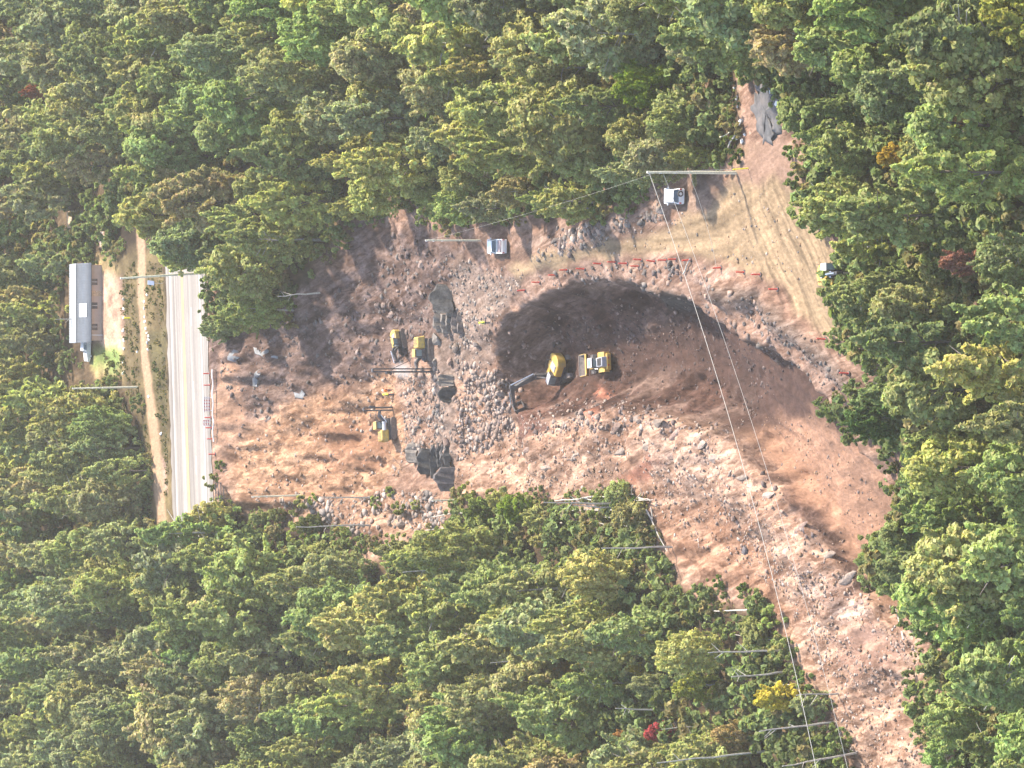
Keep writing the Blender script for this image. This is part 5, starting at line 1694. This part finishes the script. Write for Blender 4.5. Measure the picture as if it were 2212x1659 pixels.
# rubble: loose stones by the thousand
ico = bmesh.new()
bmesh.ops.create_icosphere(ico, subdivisions=1, radius=1)
IV = np.array([v.co[:] for v in ico.verts])
IF = np.array([[v.index for v in f.verts] for f in ico.faces])
ico.free()
RV, RF, RT = [], [], []
nvert = 0
PAL = {'pink': (.225, .16, .125), 'pale': (.285, .23, .19), 'grey': (.14, .12, .105), 'brown': (.12, .09, .08), 'dark': (.07, .052, .047), 'orange': (.23, .145, .09)}
def rubble(poly, n, s0, s1, cols, seed, deep_=True):
    global nvert
    r = np.random.default_rng(seed)
    wp = np.array([tuple(W(*q).xy) for q in poly])
    X = r.uniform(wp[:, 0].min(), wp[:, 0].max(), n * 3)
    Y = r.uniform(wp[:, 1].min(), wp[:, 1].max(), n * 3)
    keep = poly_sd(wp, X, Y) + 1.5 * fbm(X / 4, Y / 4, seed, 2) > 0
    clump = fbm(X / 3.0, Y / 4.0, seed + 5, 3) > r.uniform(-.7, .45, len(X))
    k = np.where(keep & clump)[0][:n]
    X, Y = X[k], Y[k]
    m = len(X)
    if m == 0:
        return
    s = s0 + (s1 * 1.7 - s0) * r.random(m) ** 6
    Z = hz(X, Y) + s * r.uniform(-.25, .2, m)
    a = r.uniform(0, 6.28, m)
    V = IV[None] * (1 + r.uniform(-.42, .32, (m, len(IV), 1))) * (s[:, None, None] * np.stack([r.uniform(.8, 1.3, m), r.uniform(.7, 1.1, m), r.uniform(.5, .95, m)], -1)[:, None, :])
    ca, sa = np.cos(a)[:, None], np.sin(a)[:, None]
    V = np.stack([V[..., 0] * ca - V[..., 1] * sa, V[..., 0] * sa + V[..., 1] * ca, V[..., 2]], -1) + np.stack([X, Y, Z], -1)[:, None, :]
    base = np.array([PAL[c_] for c_ in cols])[r.integers(0, len(cols), m)] * r.uniform(.7, 1.25, (m, 1))
    RV.append(V.reshape(-1, 3))
    RF.append((IF[None] + nvert + (np.arange(m) * len(IV))[:, None, None]).reshape(-1, 3))
    RT.append(np.repeat(base, len(IV), 0))
    nvert += m * len(IV)
rubble([(985, 790), (1080, 780), (1120, 860), (1110, 930), (985, 1000)], 3000, .05, .34, ['pale', 'pink', 'brown', 'pink'], 1)
rubble([(985, 900), (1330, 895), (1560, 935), (1790, 1175), (1900, 1290), (1650, 1265), (1400, 1105), (985, 1055)], 6500, .05, .20, ['pink', 'pale', 'pink', 'orange'], 2)
rubble([(1650, 1180), (1900, 1290), (1985, 1420), (2000, 1659), (1860, 1659), (1780, 1480)], 3600, .05, .19, ['pink', 'pale', 'orange'], 3)
rubble([(860, 800), (945, 790), (985, 980), (870, 990)], 1500, .08, .34, ['pink', 'pale', 'grey'], 4)
rubble([(470, 760), (720, 640), (850, 500), (990, 560), (960, 720), (860, 800), (700, 850), (510, 940)], 2600, .07, .32, ['brown', 'grey', 'brown'], 5)
rubble([(500, 970), (700, 860), (850, 805), (870, 1000), (800, 1080), (560, 1090)], 1300, .07, .24, ['orange', 'pale', 'pink'], 6)
rubble([(550, 1080), (950, 1060), (960, 1135), (780, 1160)], 1100, .1, .4, ['pale', 'pink', 'grey'], 7)
rubble([(980, 560), (1130, 590), (1090, 690), (1060, 770), (985, 800), (960, 720)], 1500, .06, .24, ['pale', 'grey', 'pink'], 8)
rubble([(1140, 600), (1480, 562), (1600, 620), (1800, 830), (1780, 860), (1560, 690), (1330, 608), (1200, 622)], 1700, .07, .32, ['grey', 'pink', 'brown'], 9)
rubble([(1090, 700), (1200, 640), (1480, 650), (1560, 740), (1300, 740), (1180, 760), (1100, 850)], 1000, .07, .26, ['brown', 'dark', 'pink'], 10)
rubble([(1130, 900), (1240, 860), (1340, 860), (1540, 900), (1600, 960), (1480, 940), (1330, 920), (1150, 945)], 1100, .06, .28, ['dark', 'pale', 'brown', 'pink'], 11)
rubble([(1130, 560), (1300, 478), (1430, 440), (1440, 480), (1250, 535), (1150, 580)], 900, .08, .4, ['grey', 'pale', 'brown'], 12)
rubble([(1570, 640), (1640, 640), (1760, 735), (1840, 830), (1810, 840), (1700, 740), (1600, 680)], 700, .07, .26, ['dark', 'grey'], 13)
rubble([(1600, 960), (1640, 985), (1790, 1160), (1880, 1280), (1860, 1290), (1770, 1180), (1620, 1000)], 350, .08, .3, ['dark', 'brown'], 14)
rubble([(1110, 700), (1500, 660), (1700, 800), (1640, 900), (1500, 900), (1200, 870)], 2600, .05, .17, ['dark', 'brown', 'dark'], 15)
rubble([(1600, 900), (1790, 890), (1930, 1150), (1900, 1260), (1640, 980)], 1200, .04, .14, ['orange', 'pink', 'brown'], 16)
rubble([(1440, 470), (1600, 400), (1700, 450), (1790, 620), (1700, 600), (1500, 540), (1250, 560)], 900, .04, .15, ['orange', 'pale', 'grey'], 17)
t = NT('rubble')
at = t.n('Attribute', attribute_name='tint')
ge = t.n('NewGeometry')
c = t.mix('MULTIPLY', .8, at.outputs['Color'], t.ramp(t.noise(4, 4, .6, ge.outputs['Position']), (.7, .68, .66), (1.25, 1.25, 1.25), .3, .7))
t.l(c, t.b.inputs['Base Color'])
t.b.inputs['Roughness'].default_value = .9
t.b.inputs['Specular IOR Level'].default_value = .15
MAT['rubble'] = t.m
me = np_mesh('rubble', np.concatenate(RV), np.concatenate(RF))
add_attr(me, 'tint', np.concatenate(RT))
tag(obj('rubble', me, 'rubble'), 'loose broken stones strewn over the bare ground', 'rubble', kind='stuff')
print('rubble stones', nvert // len(IV))

# scraps of grey fabric on the washout
def sheet(outline, label, lift=.12):
    pp = [W(*q) for q in outline]
    c0 = sum((q for q in pp), Vector()) / len(pp)
    vs, fs = [], []
    n = len(pp)
    for r in range(5):
        for q in pp:
            v = c0.lerp(q, r / 4)
            zz = float(hz(v.x, v.y)) + lift + .16 * math.sin(v.x * 2.1 + v.y * 1.3) + random.uniform(-.04, .04)
            vs.append(Vector((v.x, v.y, zz)) - c0)
    top = len(vs)
    vs += [v - Vector((0, 0, .05)) for v in vs]
    for r in range(4):
        for i in range(n):
            a, b_, c_, d_ = r * n + i, r * n + (i + 1) % n, (r + 1) * n + (i + 1) % n, (r + 1) * n + i
            fs += [(a, b_, c_, d_), (top + d_, top + c_, top + b_, top + a)]
    for i in range(n):
        a, b_ = 4 * n + i, 4 * n + (i + 1) % n
        fs.append((a, b_, top + b_, top + a))
    tag(obj('fabric_sheet', np_mesh('fabric_sheet', vs, fs), 'fabric_grey', None, c0), label, 'fabric sheet')
sheet([(492, 762), (500, 754), (518, 758), (518, 772), (510, 783), (493, 778)], 'squarish grey fabric sheet on the washout near the highway')
sheet([(549, 750), (556, 752), (566, 764), (578, 754), (584, 756), (580, 784), (574, 778), (566, 768), (552, 764)], 'torn butterfly shaped grey fabric sheet on the washout')
sheet([(561, 798), (566, 806), (558, 820), (556, 836), (549, 834), (548, 818), (555, 808)], 'narrow curved strip of grey fabric on the washout')
sheet([(584, 766), (604, 770), (603, 775), (586, 772)], 'small grey fabric scrap beside the butterfly shaped sheet')
sheet([(634, 846), (650, 842), (662, 850), (656, 862), (640, 858)], 'crumpled grey fabric scrap lowest on the washout')

# brush pile and fallen logs
def log(a, b_, r, label, group=None, mat='dead_wood', lift=.3):
    pa, pb = W(*a), W(*b_)
    d = pb - pa
    n = 5
    pts = [Vector((0, 0, lift)) + d * (k / n) + Vector((random.uniform(-.12, .12), random.uniform(-.12, .12), random.uniform(0, .12))) for k in range(n + 1)]
    tag(MB().tube(pts, [r * (1 - .5 * k / n) for k in range(n + 1)], 7).build('fallen_log', mat, None, pa), label, 'log', group)
for i in range(16):
    a = (1350 + random.uniform(-14, 45), 1052 + random.uniform(-10, 40))
    b_ = (a[0] + random.uniform(-30, 45), a[1] + random.uniform(-30, 45))
    log(a, b_, random.uniform(.07, .14), 'grey brown branch in the brush pile at the foot of the rock slope', 'branches of the brush pile', lift=random.uniform(.1, 1.0))
for i in range(20):
    a = (random.uniform(1000, 1420), 1072 + random.uniform(0, 90))
    if i > 12:
        a = (random.uniform(1640, 1800), 0)
        a = (a[0], 1290 + (a[0] - 1640) * 1.6 + random.uniform(-10, 70))
    b_ = (a[0] - random.uniform(40, 120), a[1] + random.uniform(-14, 14))
    log(a, b_, random.uniform(.07, .12), 'pale bare trunk lying in the brush along the edge of the lower wood', 'bare trunks in the lower brush', 'snag_wood', random.uniform(.3, 1.2))
log((1402, 1100), (1446, 1190), .12, 'long pale log lying down the slope below the brush pile', mat='snag_wood')
log((1412, 1095), (1420, 1180), .1, 'thin pale log parallel to the long one below the brush pile', mat='snag_wood')
log((1583, 318), (1612, 262), .12, 'pale log leaning over the grey rocks above the roadside pole', mat='snag_wood', lift=.6)
log((1555, 300), (1590, 282), .1, 'yellowish log beside the grey rocks above the roadside pole', mat='pole_wood', lift=.4)
log((1480, 590), (1494, 560), .12, 'short pale log on the rim of the cut under the wires', mat='snag_wood', lift=.2)
log((1960, 1380), (1940, 1310), .14, 'pale bleached log at the edge of the near wood', mat='snag_wood', lift=.4)

# ------------------------------------------------------------------ workers
def skin_body():
    J = {'pel': (0, 0, .95), 'spine': (0, .01, 1.15), 'chest': (0, 0, 1.35), 'neck': (0, 0, 1.5), 'head': (0, .02, 1.62), 'crown': (0, .01, 1.74),
         'shl': (-.19, 0, 1.42), 'ell': (-.27, .02, 1.15), 'hal': (-.25, .14, .93), 'fil': (-.25, .17, .84), 'shr': (.19, 0, 1.42), 'elr': (.28, .06, 1.17), 'har': (.2, .22, 1.02), 'fir': (.17, .29, .97),
         'hil': (-.1, 0, .9), 'knl': (-.13, .03, .5), 'anl': (-.14, -.02, .09), 'tol': (-.15, .15, .04), 'hir': (.1, 0, .9), 'knr': (.13, .05, .5), 'anr': (.15, .02, .09), 'tor': (.17, .19, .04)}
    Rr = {'pel': .15, 'spine': .14, 'chest': .16, 'neck': .06, 'head': .1, 'crown': .07, 'shl': .08, 'ell': .055, 'hal': .042, 'fil': .035, 'shr': .08, 'elr': .055, 'har': .042, 'fir': .035,
          'hil': .1, 'knl': .075, 'anl': .055, 'tol': .045, 'hir': .1, 'knr': .075, 'anr': .055, 'tor': .045}
    E_ = [('pel', 'spine'), ('spine', 'chest'), ('chest', 'neck'), ('neck', 'head'), ('head', 'crown'), ('chest', 'shl'), ('shl', 'ell'), ('ell', 'hal'), ('hal', 'fil'), ('chest', 'shr'), ('shr', 'elr'), ('elr', 'har'), ('har', 'fir'),
          ('pel', 'hil'), ('hil', 'knl'), ('knl', 'anl'), ('anl', 'tol'), ('pel', 'hir'), ('hir', 'knr'), ('knr', 'anr'), ('anr', 'tor')]
    names = list(J)
    me = bpy.data.meshes.new('body_cage')
    me.from_pydata([J[n_] for n_ in names], [(names.index(a), names.index(b_)) for a, b_ in E_], [])
    o = bpy.data.objects.new('body_cage', me)
    C.objects.link(o)
    sk = o.modifiers.new('skin', 'SKIN')
    for i, n_ in enumerate(names):
        me.skin_vertices[0].data[i].radius = (Rr[n_], Rr[n_] * (.75 if n_ in ('pel', 'spine', 'chest') else 1))
        me.skin_vertices[0].data[i].use_root = n_ == 'pel'
    o.modifiers.new('sub', 'SUBSURF').levels = 1
    dg = bpy.context.evaluated_depsgraph_get()
    out = bpy.data.meshes.new_from_object(o.evaluated_get(dg))
    bpy.data.objects.remove(o)
    for m_ in ('navy_cloth', 'skin', 'black_rubber'):
        out.materials.append(MAT[m_])
    for pl in out.polygons:
        c_ = pl.center
        pl.use_smooth = True
        pl.material_index = 1 if c_.z > 1.52 or (abs(c_.x) > .16 and c_.z < 1.1 and c_.z > .78 and c_.y > .09) else 2 if c_.z < .14 else 0
    return out
BODY = skin_body()
def worker(px, py, vest, heading, label):
    p = W(px, py)
    e = empty('person', p, (0, 0, heading))
    obj('body', BODY, None, e)
    MB().frustum((0, 0, .98), (.42, .32), (.50, .34), .34, bevel=.05).frustum((0, 0, 1.3), (.50, .34), (.30, .24), .2, bevel=.04).build('vest', vest, e)
    b = MB().tube([(0, .02, 1.68), (0, .02, 1.76), (0, .02, 1.83), (0, .02, 1.855)], [.135, .13, .085, .02], 12)
    b.cyl((0, .06, 1.67), (0, .06, 1.69), .16, 14)
    b.build('hard_hat', 'helmet_white' if vest == 'orange_cloth' else 'bright_yellow', e)
    tag(e, label, 'person')
worker(1060, 697, 'yellow_cloth', 1.2, 'person in yellow vest standing on the gravel above the cut')
worker(850, 843, 'orange_cloth', 2.2, 'person in orange vest, upper of the two standing between the drill rigs')
worker(851, 852, 'yellow_cloth', 1.0, 'person in yellow vest, lower of the two standing between the drill rigs')

# drilling dust drifting round the tall mast
ps = W(905, 800)
bm = bmesh.new()
bmesh.ops.create_icosphere(bm, subdivisions=3, radius=1)
for v in bm.verts:
    v.co = Vector((v.co.x * 1.5, v.co.y * 1.8, v.co.z * 2.0))
me = bpy.data.meshes.new('dust')
bm.to_mesh(me)
bm.free()
t = NT('dust')
vp = t.n('VolumePrincipled')
vp.inputs['Color'].default_value = (.86, .82, .78, 1)
tc = t.n('TexCoord')
ln = t.n('VectorMath', operation='LENGTH')
sc3 = t.n('VectorMath', operation='MULTIPLY')
sc3.inputs[1].default_value = (1 / 1.5, 1 / 1.8, 1 / 2.0)
t.l(tc.outputs['Object'], sc3.inputs[0])
t.l(sc3.outputs[0], ln.inputs[0])
mr = t.n('MapRange')
mr.inputs[1].default_value, mr.inputs[2].default_value, mr.inputs[3].default_value, mr.inputs[4].default_value = .15, .95, 1.0, 0
t.l(ln.outputs['Value'], mr.inputs[0])
mm = t.n('Math', operation='MULTIPLY')
t.l(mr.outputs[0], mm.inputs[0])
t.l(t.ramp(t.noise(.9, 4, .6, tc.outputs['Object']), (0, 0, 0), (1.1, 1.1, 1.1), .38, .66), mm.inputs[1])
t.l(mm.outputs[0], vp.inputs['Density'])
t.t.nodes.remove(t.b)
t.l(vp.outputs[0], t.out.inputs['Volume'])
MAT['dust'] = t.m
tag(obj('dust_cloud', me, 'dust', None, ps + Vector((0, 0, 2.6))), 'pale puff of drilling dust by the tall drill mast', 'dust', kind='stuff')

# trees that would share a description are told apart by their order down the picture
same = {}
for e in TREES:
    same.setdefault(e['label'], []).append(e)
for lab, es in same.items():
    if len(es) > 1:
        es.sort(key=lambda e_: float(proj(*e_.location)[1]))
        for i, e_ in enumerate(es):
            new = f'{lab}, {ORD[i]} from top'
            e_['label'] = new if len(new.split()) <= 16 else new.replace('the ', '', 1) if len(new.split()) == 17 else new.replace('the ', '')
same = {}
for o in list(SC.objects):
    if o.parent is None and o.get('label') and o.get('kind') is None:
        same.setdefault(o['label'], []).append(o)
for lab, es in same.items():
    if 1 < len(es) <= 20:
        es.sort(key=lambda e_: float(proj(*e_.location)[0]))
        for i, e_ in enumerate(es):
            new = f'{lab}, {ORD[i]} from left'
            e_['label'] = new if len(new.split()) <= 16 else new.replace('the ', '')
# ------------------------------------------------------------------ air: thin summer haze between the camera and the valley
b = MB()
b.box((0, 1000, 91), (3600, 2600, 226))
t = NT('haze')
vp = t.n('VolumePrincipled')
vp.inputs['Color'].default_value = (1.0, .94, .85, 1)
vp.inputs['Density'].default_value = .00008
vp.inputs['Anisotropy'].default_value = .2
t.t.nodes.remove(t.b)
t.l(vp.outputs[0], t.out.inputs['Volume'])
MAT['haze'] = t.m
tag(b.build('haze', 'haze'), kind='stuff')
